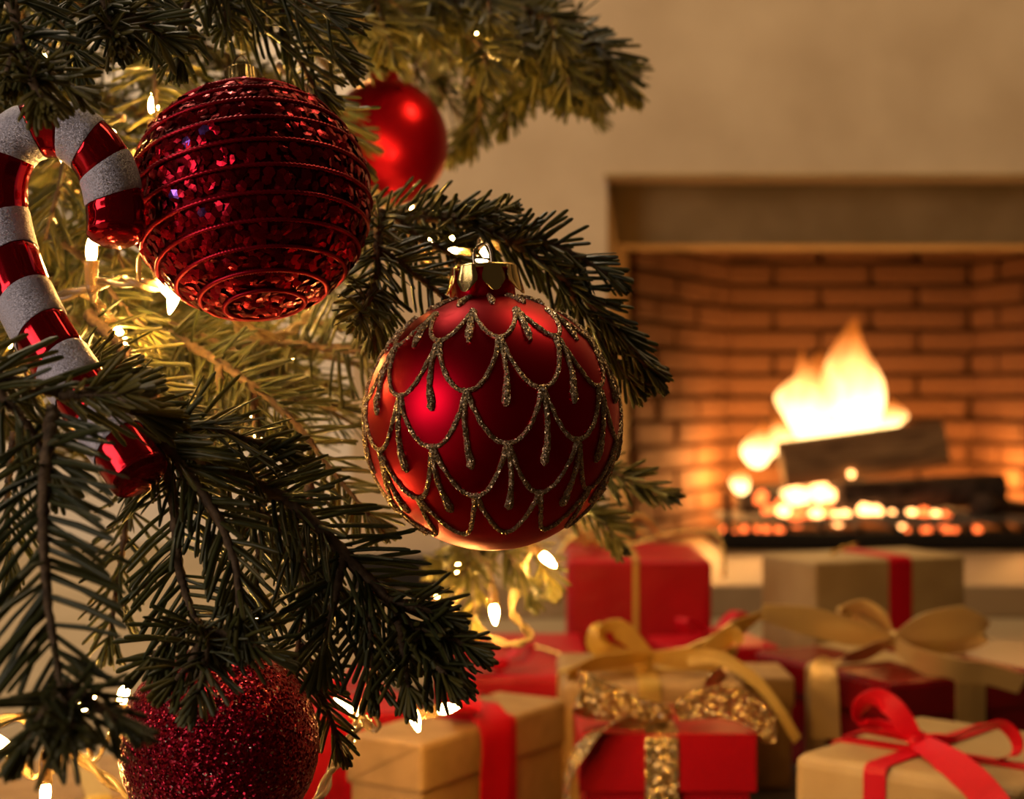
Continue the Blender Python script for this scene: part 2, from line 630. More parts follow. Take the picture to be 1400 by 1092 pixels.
# ------------------------------------------------------------------ grate, logs, embers, fire
GX, GY = 0.545, 2.37
gr = thing('fire_grate', 'low black cast iron fire grate under the burning logs', 'grate', (GX, GY, HZ))
from_bm('tray', box_bm((-0.25, -0.11, 0.0), (0.25, 0.12, 0.014), 0.004), M['iron'], gr)
from_bm('front_rail', box_bm((-0.255, -0.118, 0.004), (0.255, -0.106, 0.026), 0.004), M['iron'], gr)
for s in (-1, 1):
    v, f = tube(resample([(s * 0.242, -0.11, 0.005), (s * 0.242, -0.112, 0.05), (s * 0.245, -0.112, 0.085)], 8), [0.006, 0.006, 0.006, 0.005, 0.005, 0.005, 0.006, 0.003], 8)
    obj('upright', v, f, M['iron'], gr)
for k in range(9):
    x = -0.208 + k * 0.052
    v, f = tube(resample([(x, -0.1, 0.012), (x, -0.1, 0.03), (x, 0.0, 0.032), (x, 0.1, 0.032)], 8), 0.0045, 6)
    obj('bar', v, f, M['iron'], gr)

def log(name, label, a, b, r, material, sides=14, seed=0, flat=0.0):
    a, b = Vector(a), Vector(b)
    rs = np.random.default_rng(seed)
    n = 12
    ln = (b - a).length
    ph = rs.uniform(0, 6, 4)

    def rm(i, th):
        return 1 + 0.10 * np.sin(2 * th + ph[0]) + 0.06 * np.sin(3 * th + ph[1] + i * 0.2) + 0.05 * np.sin(5 * th + ph[2] - i * 0.3)
    p = np.stack([np.linspace(-ln / 2, ln / 2, n), 0.004 * np.sin(np.linspace(0, 3, n)), np.zeros(n)], 1)
    v, f = tube(p, r, sides, (0, 0, 1), rm)
    # pivot on the underside so the thing's base is where it rests
    d = (b - a).normalized()
    q = d.to_track_quat('X', 'Z')
    e = thing(name, label, 'log', (a + b) / 2, q.to_euler(), 'logs burning in the grate')
    o = obj('bark', v, f[:-2], material, e)
    for face, xx in ((f[-2], 0), (f[-1], n - 1)):
        ring = [tuple(v[i]) for i in face]
        c = tuple(np.mean(np.array(ring), axis=0) + np.array(((-0.002 if xx == 0 else 0.002), 0, 0)))
        obj('cut_end', ring + [c], [(k, (k + 1) % len(ring), len(ring)) for k in range(len(ring))], M['log'] if material == M['log'] else M['char'], e, False)
    return e


log('firewood_log', 'split brown log lying tilted on top of the burning fire', P(1068, 636, 2.33), P(1292, 606, 2.31), 0.034, M['log'], 10, 1)
log('firewood_log', 'charred dark log under the split brown log', P(1148, 680, 2.335), P(1372, 668, 2.36), 0.021, M['char'], 12, 2)
log('firewood_log', 'charred log glowing behind the front embers', P(1010, 690, 2.43), P(1180, 668, 2.44), 0.020, M['char'], 12, 3)
log('firewood_log', 'short burnt log end at the right side of the grate', P(1340, 690, 2.31), P(1398, 700, 2.40), 0.018, M['char'], 12, 4)

ash = thing('ash_bed', 'bed of grey ash spread over the grate under the embers', 'ash', (GX, GY, HZ + 0.03))
ash['kind'] = 'stuff'
nn = 30
V, Fc = [], []
for i in range(nn):
    for j in range(nn):
        u_, v_ = i / (nn - 1) * 2 - 1, j / (nn - 1) * 2 - 1
        h = 0.016 * max(0, 1 - u_ * u_) * max(0, 1 - v_ * v_) + 0.004 * math.sin(9 * u_ + 3 * v_) * math.cos(7 * v_) + random.uniform(0, 0.004)
        V.append((u_ * 0.24, v_ * 0.1, h + 0.004))
for i in range(nn - 1):
    for j in range(nn - 1):
        Fc.append((i * nn + j, (i + 1) * nn + j, (i + 1) * nn + j + 1, i * nn + j + 1))
obj('ash_heap', V, Fc, M['ash'], ash)

em_me = []
for k in range(3):
    b = bmesh.new()
    bmesh.ops.create_icosphere(b, subdivisions=2, radius=1.0)
    for v in b.verts:
        v.co *= random.uniform(0.82, 1.12)
    me = bpy.data.meshes.new('ember')
    b.to_mesh(me); b.free()
    em_me.append(me)
em_mesh = {}
for key in ('ember', 'ember_hot'):
    for k in range(3):
        me = em_me[k].copy()
        me.materials.append(M[key])
        em_mesh[key, k] = me
spots = []
for k in range(16):
    px = 1075 + k * 14.5 + random.uniform(-6, 6)
    hot = 1150 < px < 1260 or random.random() < 0.25
    spots.append((px, 706 + random.uniform(-7, 7), 2.315 + random.uniform(-.01, .02), random.uniform(0.007, 0.0135), hot))
for px in (992, 1006, 1020, 1038, 1048, 1061, 1243, 1262, 1275, 1296, 1308, 1331):
    spots.append((px + random.uniform(-4, 4), 726 + random.uniform(-4, 4), 2.285, random.uniform(0.003, 0.0085), False))
for px, py in ((1085, 668), (1102, 678), (1120, 664), (1134, 676), (1070, 690), (1095, 696), (1128, 694), (1155, 697), (1040, 680), (1052, 700)):
    spots.append((px, py, 2.37, 0.011, px < 1140 and py < 690 and px > 1060))
for px, py in ((1164, 648),):
    spots.append((px, py, 2.29, 0.005, True))
for i, (px, py, d, r, hot) in enumerate(spots):
    o = bpy.data.objects.new('ember', em_mesh['ember_hot' if hot else 'ember', i % 3])
    C.objects.link(o)
    o.location = P(px, py, d)
    o.scale = (r, r, r * 0.85)
    o.rotation_euler = (random.random() * 6, random.random() * 6, random.random() * 6)
    if hot:
        tag(o, 'yellow-hot glowing ember heaped beneath the burning logs', 'ember', 'yellow-hot embers under the logs')
    elif d < 2.29:
        tag(o, 'dim small orange ember in the lowest row along the front rail', 'ember', 'dim embers along the front rail')
    else:
        tag(o, 'orange-red glowing ember among the yellow-hot ones below the logs', 'ember', 'orange embers under the logs')

fire = thing('fire', 'bright yellow flames rising behind the tilted split log', 'fire', (GX, GY + 0.04, HZ + 0.05))


def flame(px, py, d, wpx, hpx, lean=0.0, seed=0):
    base = P(px, py, d)
    s = d / F
    wv, hv = wpx * s, hpx * s
    prof = []
    n = 18
    for i in range(n + 1):
        t = i / n
        r = 0.5 * (math.sin(PI * min(1, (t + 0.10) / 0.62) * 0.5) if t < 0.52 else (1 - (t - 0.52) / 0.48) ** 1.15)
        if i in (0, n):
            r = 0
        prof.append((r * wv, t * hv))
    v, f = lathe(prof, 20)
    rs = np.random.default_rng(seed)
    a, b2, c = rs.uniform(0, 6, 3)
    out = []
    for x, y, z in v:
        t = z / hv
        k = wv * 0.22 * t
        k2 = 1 + 0.18 * math.sin(9 * t + a) * math.cos(math.atan2(y, x) * 2 + b2)
        out.append((x * k2 + k * math.sin(4.5 * t + a) + lean * wv * t * t, y * k2 * 0.5 + k * math.cos(5 * t + c), z))
    o = obj('flame', out, f, M['flame'], fire)
    o.location = base - Vector(fire.location)
    return o


flame(1108, 612, 2.40, 78, 140, 0.05, 1)
flame(1172, 612, 2.41, 84, 185, 0.0, 2)
flame(1140, 612, 2.43, 90, 95, 0.2, 3)
flame(1212, 600, 2.42, 40, 60, 0.2, 4)
flame(1036, 640, 2.38, 50, 66, 0.1, 5)
flame(1014, 676, 2.36, 27, 38, -0.1, 6)
flame(1092, 692, 2.40, 44, 44, 0.2, 7)
flame(1124, 690, 2.40, 34, 42, -0.1, 8)
flame(1072, 628, 2.44, 46, 66, -0.3, 10)
flame(1100, 600, 2.43, 34, 130, 0.1, 11)
flame(1178, 600, 2.43, 30, 175, -0.1, 12)


def point(name, loc_, energy, color, radius, parent):
    l = bpy.data.lights.new(name, 'POINT')
    l.energy = energy
    l.color = color
    l.shadow_soft_size = radius
    o = bpy.data.objects.new(name, l)
    C.objects.link(o)
    o.parent = parent
    o.location = Vector(loc_) - Vector(parent.location)


point('fire_light', P(1150, 610, 2.44), 1.5, (1.0, 0.40, 0.09), 0.05, fire)
point('fire_light', P(1000, 655, 2.47), 3.8, (1.0, 0.42, 0.10), 0.06, fire)
point('fire_light', P(1362, 655, 2.46), 2.6, (1.0, 0.42, 0.10), 0.06, fire)

# ================================================================== GIFTS
def gift(name, label, corner, ang, a, b, h, material, lid=None, bevel=0.003, group=None):
    """corner: nearest bottom corner (x, y); a along ang, b along ang+90"""
    A = math.radians(ang)
    u = Vector((math.cos(A), math.sin(A), 0)); v = Vector((-math.sin(A), math.cos(A), 0))
    c = Vector((corner[0], corner[1], 0)) + u * a / 2 + v * b / 2
    t = thing(name, label, 'gift', c, (0, 0, A), group or 'wrapped gifts piled in front of the fireplace')
    if lid:
        lh, over = lid
        from_bm('box', box_bm((-a / 2 + over, -b / 2 + over, 0), (a / 2 - over, b / 2 - over, h - 0.001), bevel), material, t)
        from_bm('lid', box_bm((-a / 2, -b / 2, h - lh), (a / 2, b / 2, h), bevel), material, t)
    else:
        b_ = box_bm((-a / 2, -b / 2, 0), (a / 2, b / 2, h), bevel, 3)
        from_bm('wrapping', b_, material, t, False)
    t['dims'] = (a, b, h)
    return t


def band(t, axis, off, width, material, gap=0.0006, thick=0.0007):
    a, b, h = t['dims']
    L_ = (a if axis == 'x' else b) / 2 + gap
    top = h + gap
    pts = [(-L_, 0.002), (-L_, top * 0.5), (-L_, top - 0.004), (-L_ + 0.0015, top - 0.001), (-L_ + 0.005, top),
           (0, top + 0.0005), (L_ - 0.005, top), (L_ - 0.0015, top - 0.001), (L_, top - 0.004), (L_, top * 0.5), (L_, 0.002)]
    if axis == 'x':
        p = [(s, off, z) for s, z in pts]; sd = (0, 1, 0)
    else:
        p = [(off, s, z) for s, z in pts]; sd = (1, 0, 0)
    v, f = strip(np.array(p), sd, width, thick)
    return obj('ribbon_band', v, f, material, t, False)


def bow_loop(parent, centre, ang, length, height, width, material, lift=0.003, tilt=0.0, name='bow_loop', roll=0.0):
    n = 44
    t = np.linspace(0, 1, n)
    A = math.radians(ang)
    d = np.array((math.cos(A), math.sin(A), 0)); s = np.array((-math.sin(A), math.cos(A), math.sin(roll)))
    r = length * np.sin(PI * t) ** 0.85
    z = lift + height * np.sin(PI * t) * (0.08 + 0.92 * (1 - np.cos(PI * t)) / 2) + tilt * r
    sw = (t - 0.5) * width * 0.6 * np.sin(PI * t)
    p = np.array(tuple(centre)) + r[:, None] * d + z[:, None] * np.array((0, 0, 1)) + sw[:, None] * s
    wd = width * (0.4 + 0.6 * np.sin(PI * t) ** 0.6)
    v, f = strip(p, s, wd, 0.0006)
    return obj(name, v, f, material, parent, False)


def tail(parent, pts, side, width, material, local=True, name='ribbon_tail', n=26, taper=None):
    n = int(n * 1.6)
    """ribbon tail through points (world points when local is False)"""
    if not local:
        mtx = Matrix.LocRotScale(Vector(parent.location), Euler(parent.rotation_euler), None).inverted()
        pts = [mtx @ Vector(q) for q in pts]
        if np.ndim(side) == 1:
            side = (mtx.to_3x3() @ Vector(side))[:]
        else:
            side = [(mtx.to_3x3() @ Vector(q))[:] for q in side]
    p = resample(pts, n)
    if np.ndim(side) == 2:
        sd = catmull(side, n)
    else:
        sd = np.array(side, float)
    wv = width if taper is None else width * np.interp(np.linspace(0, 1, n), np.linspace(0, 1, len(taper)), taper)
    v, f = strip(p, sd, wv, 0.0006)
    return obj(name, v, f, material, parent, False)


def knot(parent, centre, r, material, ang=0):
    b = bmesh.new()
    bmesh.ops.create_uvsphere(b, u_segments=14, v_segments=10, radius=1.0)
    for v in b.verts:
        k = 1 + 0.12 * math.sin(5 * math.atan2(v.co.y, v.co.z))
        v.co = Vector((v.co.x * 1.1 * k, v.co.y * 0.85 * k, v.co.z * 0.8))
        v.co *= r
    o = from_bm('knot', b, material, parent, True)
    o.location = centre
    o.rotation_euler = (0, 0, math.radians(ang))
    return o


# kraft lidded box, red satin ribbon (bottom, near the tree)
g = gift('gift_box', 'kraft lidded gift box with wide red satin ribbon beside the tree branch', (-0.0472, 0.85), 58, 0.155, 0.052, 0.0676, M['kraft'], (0.027, 0.002))
band(g, 'y', 0.0, 0.030, M['red_ribbon'])
z = 0.069
knot(g, (0, 0.0, z + 0.004), 0.007, M['red_ribbon'])
bow_loop(g, (0, 0, z), 35, 0.034, 0.016, 0.016, M['red_ribbon'])
bow_loop(g, (0, 0, z), 215, 0.040, 0.016, 0.018, M['red_ribbon'])
tail(g, [(0, 0, z + 0.004), (-0.008, -0.018, z + 0.005), (-0.012, -0.030, z - 0.004), (-0.014, -0.031, z - 0.03), (-0.018, -0.032, 0.010)], (1, 0, 0), 0.030, M['red_ribbon'])
tail(g, [(0, 0, z + 0.004), (0.02, 0.01, z + 0.008), (0.045, 0.015, z + 0.002)], (0.2, 1, 0), 0.016, M['red_ribbon'])
# folded paper flap on the lid's end
obj('paper_fold', [(-0.0781, -0.024, 0.0665), (-0.0781, 0.022, 0.0665), (-0.0781, 0.022, 0.044), (-0.0787, -0.024, 0.0665), (-0.0787, 0.022, 0.0665), (-0.0787, 0.022, 0.044)],
    [(0, 1, 2), (5, 4, 3), (0, 3, 4, 1), (1, 4, 5, 2), (2, 5, 3, 0)], M['kraft'], g, False)

# front red lidded box, gold glitter ribbon
g = gift('gift_box', 'red lidded gift box with gold glitter ribbon and bow', ((792 - 700) / F * 0.85, 0.85), 0, 0.0940, 0.085, 0.0734, M['red_card'], (0.031, 0.0035), 0.0008)
band(g, 'y', -0.0035, 0.0175, M['glitter_ribbon'])
z = 0.0745
kc = (-0.004, -0.024, z + 0.005)
knot(g, kc, 0.0075, M['glitter_ribbon'])
gw = lambda px, py, d: P(px, py, d)
tail(g, [gw(915, 975, 0.862), gw(870, 972, 0.855), gw(825, 955, 0.85), gw(795, 940, 0.852), gw(800, 955, 0.865), gw(840, 968, 0.872), gw(905, 978, 0.868)],
     (0.1, -0.35, 1), 0.0180, M['glitter_ribbon'], False, 'bow_loop', 40, [0.5, 0.9, 1.1, 1.1, 1.1, 0.9, 0.5])
tail(g, [gw(925, 975, 0.862), gw(960, 962, 0.852), gw(1005, 962, 0.85), gw(1040, 985, 0.853), gw(1052, 1015, 0.857)],
     (0.1, -0.4, 1), 0.0180, M['glitter_ribbon'], False, 'bow_loop', 36, [0.5, 1.0, 1.2, 0.9, 0.4])
tail(g, [gw(915, 978, 0.857), gw(870, 985, 0.85), gw(828, 994, 0.846), gw(800, 1018, 0.842), gw(778, 1060, 0.84), gw(772, 1110, 0.84)],
     [(0.1, -0.6, 1), (0.1, -0.6, 1), (0.3, -1, 0.4), (0.9, -0.9, 0.2), (0.5, -1, 0.0), (0.4, -1, 0)], 0.0130, M['glitter_ribbon'], False, 'ribbon_tail', 40, [0.7, 1, 1, .8, .6, .5])
tail(g, [gw(925, 972, 0.862), gw(945, 958, 0.866), gw(966, 938, 0.868), gw(990, 918, 0.868)],
     (0.6, -0.2, 0.7), 0.0140, M['glitter_ribbon'], False, 'ribbon_tail', 30, [0.6, 0.8, 1.2, 1.0])

# middle kraft box, gold satin ribbon
g = gift('gift_box', 'kraft paper gift box tied with yellow gold ribbon behind the red lidded box', ((768 - 700) / F * 0.97, 0.975), 0, 0.113, 0.125, 0.0776, M['kraft'], None, 0.006)
band(g, 'y', -0.003, 0.013, M['gold_ribbon'])
band(g, 'x', -0.012, 0.013, M['gold_ribbon'])
knot(g, (-0.003, -0.012, 0.083), 0.007, M['gold_ribbon'])
tail(g, [gw(890, 897, 1.02), gw(870, 880, 1.018), gw(845, 860, 1.015), gw(825, 865, 1.018), gw(822, 885, 1.025), gw(850, 895, 1.03), gw(888, 897, 1.03)],
     (0.55, -0.7, 0.6), 0.016, M['gold_ribbon'], False, 'bow_loop', 40, [0.5, 0.9, 1.2, 1.2, 1.1, 0.9, 0.5])
tail(g, [gw(890, 899, 1.015), gw(850, 902, 1.005), gw(812, 908, 0.998), gw(775, 925, 0.99)],
     (0.1, -0.9, 0.8), 0.017, M['gold_ribbon'], False, 'ribbon_tail', 30, [0.6, 1, 1.1, 0.9])
tail(g, [gw(893, 898, 1.02), gw(930, 900, 1.01), gw(965, 888, 1.005), gw(1000, 868, 1.0), gw(1006, 884, 1.0), gw(985, 902, 0.998), gw(950, 902, 1.005), gw(893, 900, 1.02)],
     (0.1, -0.6, 0.9), 0.016, M['gold_ribbon'], False, 'bow_loop', 44, [0.5, 1, 1.1, 0.9, 0.8, 0.9, 0.9, 0.5])
tail(g, [gw(940, 898, 1.005), gw(985, 900, 0.992), gw(1030, 928, 0.975), gw(1062, 965, 0.955), gw(1090, 1012, 0.94)],
     (0.4, -0.3, 1), 0.0085, M['gold_ribbon'], False, 'ribbon_tail', 36, [1.2, 1, 0.9, 0.8, 0.8])
tail(g, [gw(965, 890, 1.0), gw(1000, 865, 1.0), gw(1040, 840, 1.01)],
     (0.2, -0.3, 1), 0.013, M['gold_ribbon'], False, 'ribbon_tail', 24, [0.8, 1.2, 0.4])

# dark red glossy box, pale gold ribbon
g = gift('gift_box', 'dark red glossy gift box with broad pale gold ribbon and bow', (0.234, 1.0), 25.5, 0.122, 0.15, 0.0735, M['dark_red_gloss'], (0.026, 0.002), 0.004)
band(g, 'y', 0.004, 0.024, M['pale_gold_ribbon'])
band(g, 'x', 0.0, 0.021, M['pale_gold_ribbon'])
KP = P(1222, 874, 1.055)
kl = Matrix.LocRotScale(Vector(g.location), Euler(g.rotation_euler), None).inverted() @ KP
knot(g, kl, 0.0075, M['pale_gold_ribbon'])
tail(g, [gw(1220, 876, 1.05), gw(1170, 866, 1.045), gw(1110, 850, 1.04), gw(1040, 836, 1.035)],
     (0.05, -0.35, 1), 0.0200, M['pale_gold_ribbon'], False, 'ribbon_tail', 34, [0.45, 0.95, 1.0, 0.55])
tail(g, [gw(1220, 872, 1.06), gw(1205, 845, 1.065), gw(1180, 830, 1.07), gw(1155, 836, 1.075), gw(1175, 852, 1.075), gw(1215, 872, 1.066)],
     (0.1, -1, 0.6), 0.0185, M['pale_gold_ribbon'], False, 'bow_loop', 40, [0.5, 1, 1.1, 1, 0.9, 0.5])
tail(g, [gw(1226, 874, 1.05), gw(1265, 858, 1.045), gw(1315, 852, 1.045), gw(1347, 862, 1.05), gw(1318, 876, 1.06), gw(1270, 880, 1.06), gw(1228, 877, 1.058)],
     (0.1, -0.45, 1), 0.0200, M['pale_gold_ribbon'], False, 'bow_loop', 44, [0.4, 1.1, 1.3, 0.5, 0.9, 0.9, 0.4])
tail(g, [gw(1224, 880, 1.045), gw(1252, 900, 1.03), gw(1300, 916, 1.02), gw(1350, 921, 1.02), gw(1398, 936, 1.02)],
     (0.2, -0.6, 1), 0.0185, M['pale_gold_ribbon'], False, 'ribbon_tail', 36, [0.5, 0.9, 1.1, 0.9, 0.8])
tail(g, [gw(1218, 878, 1.05), gw(1180, 893, 1.035), gw(1145, 902, 1.03), gw(1128, 918, 1.03), gw(1128, 960, 1.03), gw(1130, 1010, 1.03)],
     [(0.2, -0.7, 1), (0.2, -0.7, 1), (0.8, -0.7, 0.6), (1, -0.5, 0.1), (1, -0.4, 0), (1, -0.4, 0)], 0.018, M['pale_gold_ribbon'], False, 'ribbon_tail', 36, [0.5, 0.9, 1, 1, 1, 1])

# pale kraft box with red ribbon, bottom right
g = gift('gift_box', 'pale kraft gift box tied with a narrow red ribbon bow, lowest of the pile', (0.2345, 0.738), 49, 0.135, 0.122, 0.0703, M['kraft_pale'], None, 0.006)
KP = P(1256, 1012, 0.822)
kl = Matrix.LocRotScale(Vector(g.location), Euler(g.rotation_euler), None).inverted() @ KP
band(g, 'y', kl.x, 0.012, M['red_ribbon'])
band(g, 'x', kl.y, 0.012, M['red_ribbon'])
knot(g, kl, 0.0065, M['red_ribbon'])
tail(g, [gw(1254, 1012, 0.82), gw(1238, 990, 0.82), gw(1222, 968, 0.822), gw(1200, 955, 0.828), gw(1180, 962, 0.835), gw(1178, 985, 0.84), gw(1205, 990, 0.838), gw(1245, 1008, 0.826)],
     [(0.9, -0.4, -0.1), (0.9, -0.4, 0.2), (0.8, -0.6, 0.3), (0.2, -0.8, 0.7), (-0.4, -0.6, 0.6), (0.1, -0.8, 0.5), (0.1, -0.8, 0.5), (0.1, -0.8, 0.5)], 0.0115, M['red_ribbon'], False, 'bow_loop', 50, [0.7, 1, 1, 1, 1, 0.8, 0.8, 0.6])
tail(g, [gw(1262, 1010, 0.818), gw(1300, 1008, 0.806), gw(1335, 995, 0.80), gw(1368, 990, 0.797), gw(1388, 1008, 0.795), gw(1384, 1030, 0.797), gw(1350, 1042, 0.80), gw(1310, 1034, 0.806), gw(1265, 1014, 0.816)],
     (0.25, -0.9, 0.5), 0.0105, M['red_ribbon'], False, 'bow_loop', 54, [0.6, 0.9, 1, 1, 1, 0.9, 0.9, 0.9, 0.6])
tail(g, [gw(1258, 1014, 0.812), gw(1290, 1034, 0.79), gw(1325, 1062, 0.755), gw(1352, 1092, 0.715), gw(1375, 1130, 0.69)],
     (0.9, -0.2, 0.4), 0.0155, M['red_ribbon'], False, 'ribbon_tail', 34, [0.7, 1.05, 1.05, 1, 1])
tail(g, [gw(1250, 1010, 0.826), gw(1215, 1004, 0.838), gw(1180, 1000, 0.846), gw(1155, 1006, 0.85)],
     (0.2, -1, 0.4), 0.011, M['red_ribbon'], False, 'ribbon_tail', 26, [0.6, 1, 0.9, 0.4])

# tall red box at the back, gold cord
def beads(parent, pts, spacing, r, local=False, name='bead_cord'):
    if not local:
        mtx = Matrix.LocRotScale(Vector(parent.location), Euler(parent.rotation_euler), None).inverted()
        pts = [mtx @ Vector(q) for q in pts]
    ln = path_len(catmull(pts, 80))
    n = max(3, int(ln / spacing))
    p = resample(pts, n * 3)

    def rm(i, th):
        return 0.45 + 0.55 * np.abs(np.sin(PI * (i / 3.0 + 0.5))) + 0 * th
    p2 = resample(pts, n * 6)
    v, f = tube(p2, r, 6, (0.1, 0.3, 1), lambda i, th: 0.35 + 0.65 * np.abs(np.sin(PI * i / 6.0)) + 0 * th)
    return obj(name, v, f, M['gold_bead'], parent)


g = gift('gift_box', 'tall red paper gift box with thin gold cord nearest the fireplace', (0.0443, 1.30), -1.5, 0.117, 0.15, 0.1206, M['red_paper'], None, 0.005)
band(g, 'y', -0.003, 0.0045, M['gold_ribbon'], thick=0.002)
for kx in range(7):
    A = random.uniform(0, 6.28)
    c0 = Vector((0.070 + random.uniform(-.015, .02), 1.39 + random.uniform(-.03, .02), 0.124))
    q = [c0, c0 + Vector((0.022 * math.cos(A), 0.02 * math.sin(A), random.uniform(0.014, 0.036))), c0 + Vector((0.042 * math.cos(A + 0.5), 0.03 * math.sin(A + 0.5), random.uniform(0.003, 0.015))), c0 + Vector((0.01, 0.0, 0.001))]
    beads(g, q, 0.0045, 0.0022, False, 'bead_cord')
beads(g, [P(885, 728, 1.38), P(830, 722, 1.40), P(790, 732, 1.36), P(768, 752, 1.33), P(762, 770, 1.31)], 0.0045, 0.0022)
beads(g, [P(900, 733, 1.37), P(940, 728, 1.36), P(975, 730, 1.35), P(988, 748, 1.345), P(990, 790, 1.34)], 0.0045, 0.0022)

# pale kraft box with dark red ribbon at the back
g = gift('gift_box', 'plain kraft gift box with dark red ribbon standing close to the fire', (0.245, 1.30), 23, 0.150, 0.082, 0.1188, M['kraft_pale'], None, 0.003)
band(g, 'y', 0.008, 0.022, M['red_ribbon'])
beads(g, [P(1135, 757, 1.35), P(1155, 748, 1.36), P(1172, 744, 1.365)], 0.02, 0.0018)

# flat red gift with beads behind the kraft lidded box
g = gift('gift_box', 'flat red gift with gold beads lying behind the kraft lidded box', (-0.052, 1.07), 0, 0.107, 0.20, 0.066, M['red_paper'], None, 0.004)
beads(g, [P(660, 880, 1.20), P(690, 882, 1.19), P(730, 884, 1.17), P(770, 897, 1.13), P(790, 905, 1.11)], 0.0045, 0.002)
bow_loop(g, (-0.01, -0.08, 0.067), 200, 0.024, 0.02, 0.016, M['red_ribbon'])
bow_loop(g, (-0.01, -0.08, 0.067), 20, 0.022, 0.02, 0.016, M['red_ribbon'])
knot(g, (-0.01, -0.08, 0.071), 0.006, M['red_ribbon'])
# small kraft box between
g = gift('gift_box', 'small kraft gift box half hidden between gold ribbon box and dark red box', (0.147, 1.03), 0, 0.034, 0.06, 0.072, M['kraft'], (0.02, 0.0015), 0.002)
# red gift behind, with curled ribbon
g = gift('gift_box', 'red gift with curled red ribbon behind the gold ribbon bows', (0.120, 1.20), 12, 0.085, 0.07, 0.064, M['red_paper'], None, 0.003)
band(g, 'y', 0.0, 0.014, M['red_ribbon'])
bow_loop(g, (0.0, 0.0, 0.065), 200, 0.03, 0.022, 0.014, M['red_ribbon'])
bow_loop(g, (0.0, 0.0, 0.065), 20, 0.03, 0.024, 0.014, M['red_ribbon'])
knot(g, (0, 0, 0.069), 0.006, M['red_ribbon'])
# red gift at the far left of the pile
g = gift('gift_box', 'red gift with satin ribbon half hidden behind the hanging fir twigs', (-0.130, 0.93), 20, 0.085, 0.12, 0.066, M['red_paper'], None, 0.003)
band(g, 'y', 0.0, 0.018, M['red_ribbon'])
bow_loop(g, (0.0, 0.0, 0.067), 200, 0.035, 0.024, 0.016, M['red_ribbon'])
bow_loop(g, (0.0, 0.0, 0.067), 20, 0.035, 0.024, 0.016, M['red_ribbon'])
knot(g, (0, 0, 0.072), 0.006, M['red_ribbon'])

g = gift('gift_box', 'kraft gift box on the floor under the hanging fir twigs, apart from the pile', (-0.262, 0.78), 20, 0.12, 0.10, 0.052, M['kraft'], None, 0.003)
band(g, 'y', 0.0, 0.012, M['gold_ribbon'])

# ================================================================== TREE
TB = Vector((-0.52, 0.92, 0.0))
tree = thing('christmas_tree', 'green fir christmas tree with drooping needled branches filling the left side', 'tree', TB)

# needle template: flat four-sided body, x across, y along, z thickness
rows = [(0.0, 0.5), (0.08, 0.85), (0.5, 1.0), (0.93, 0.95), (1.0, 0.5)]
TV, TU = [], []
for y, k in rows:
    for x, z, un in ((-0.5, 0, 0.2), (0, 0.16, 0.0), (0.5, 0, 0.2), (0, -0.20, 1.0)):
        TV.append((x * k, y, z * k)); TU.append(un)
TV = np.array(TV); TU = np.array(TU)
TF = []
for i in range(len(rows) - 1):
    for j in range(4):
        j2 = (j + 1) % 4
        TF.append((i * 4 + j, i * 4 + j2, (i + 1) * 4 + j2, (i + 1) * 4 + j))
TF = np.array(TF)


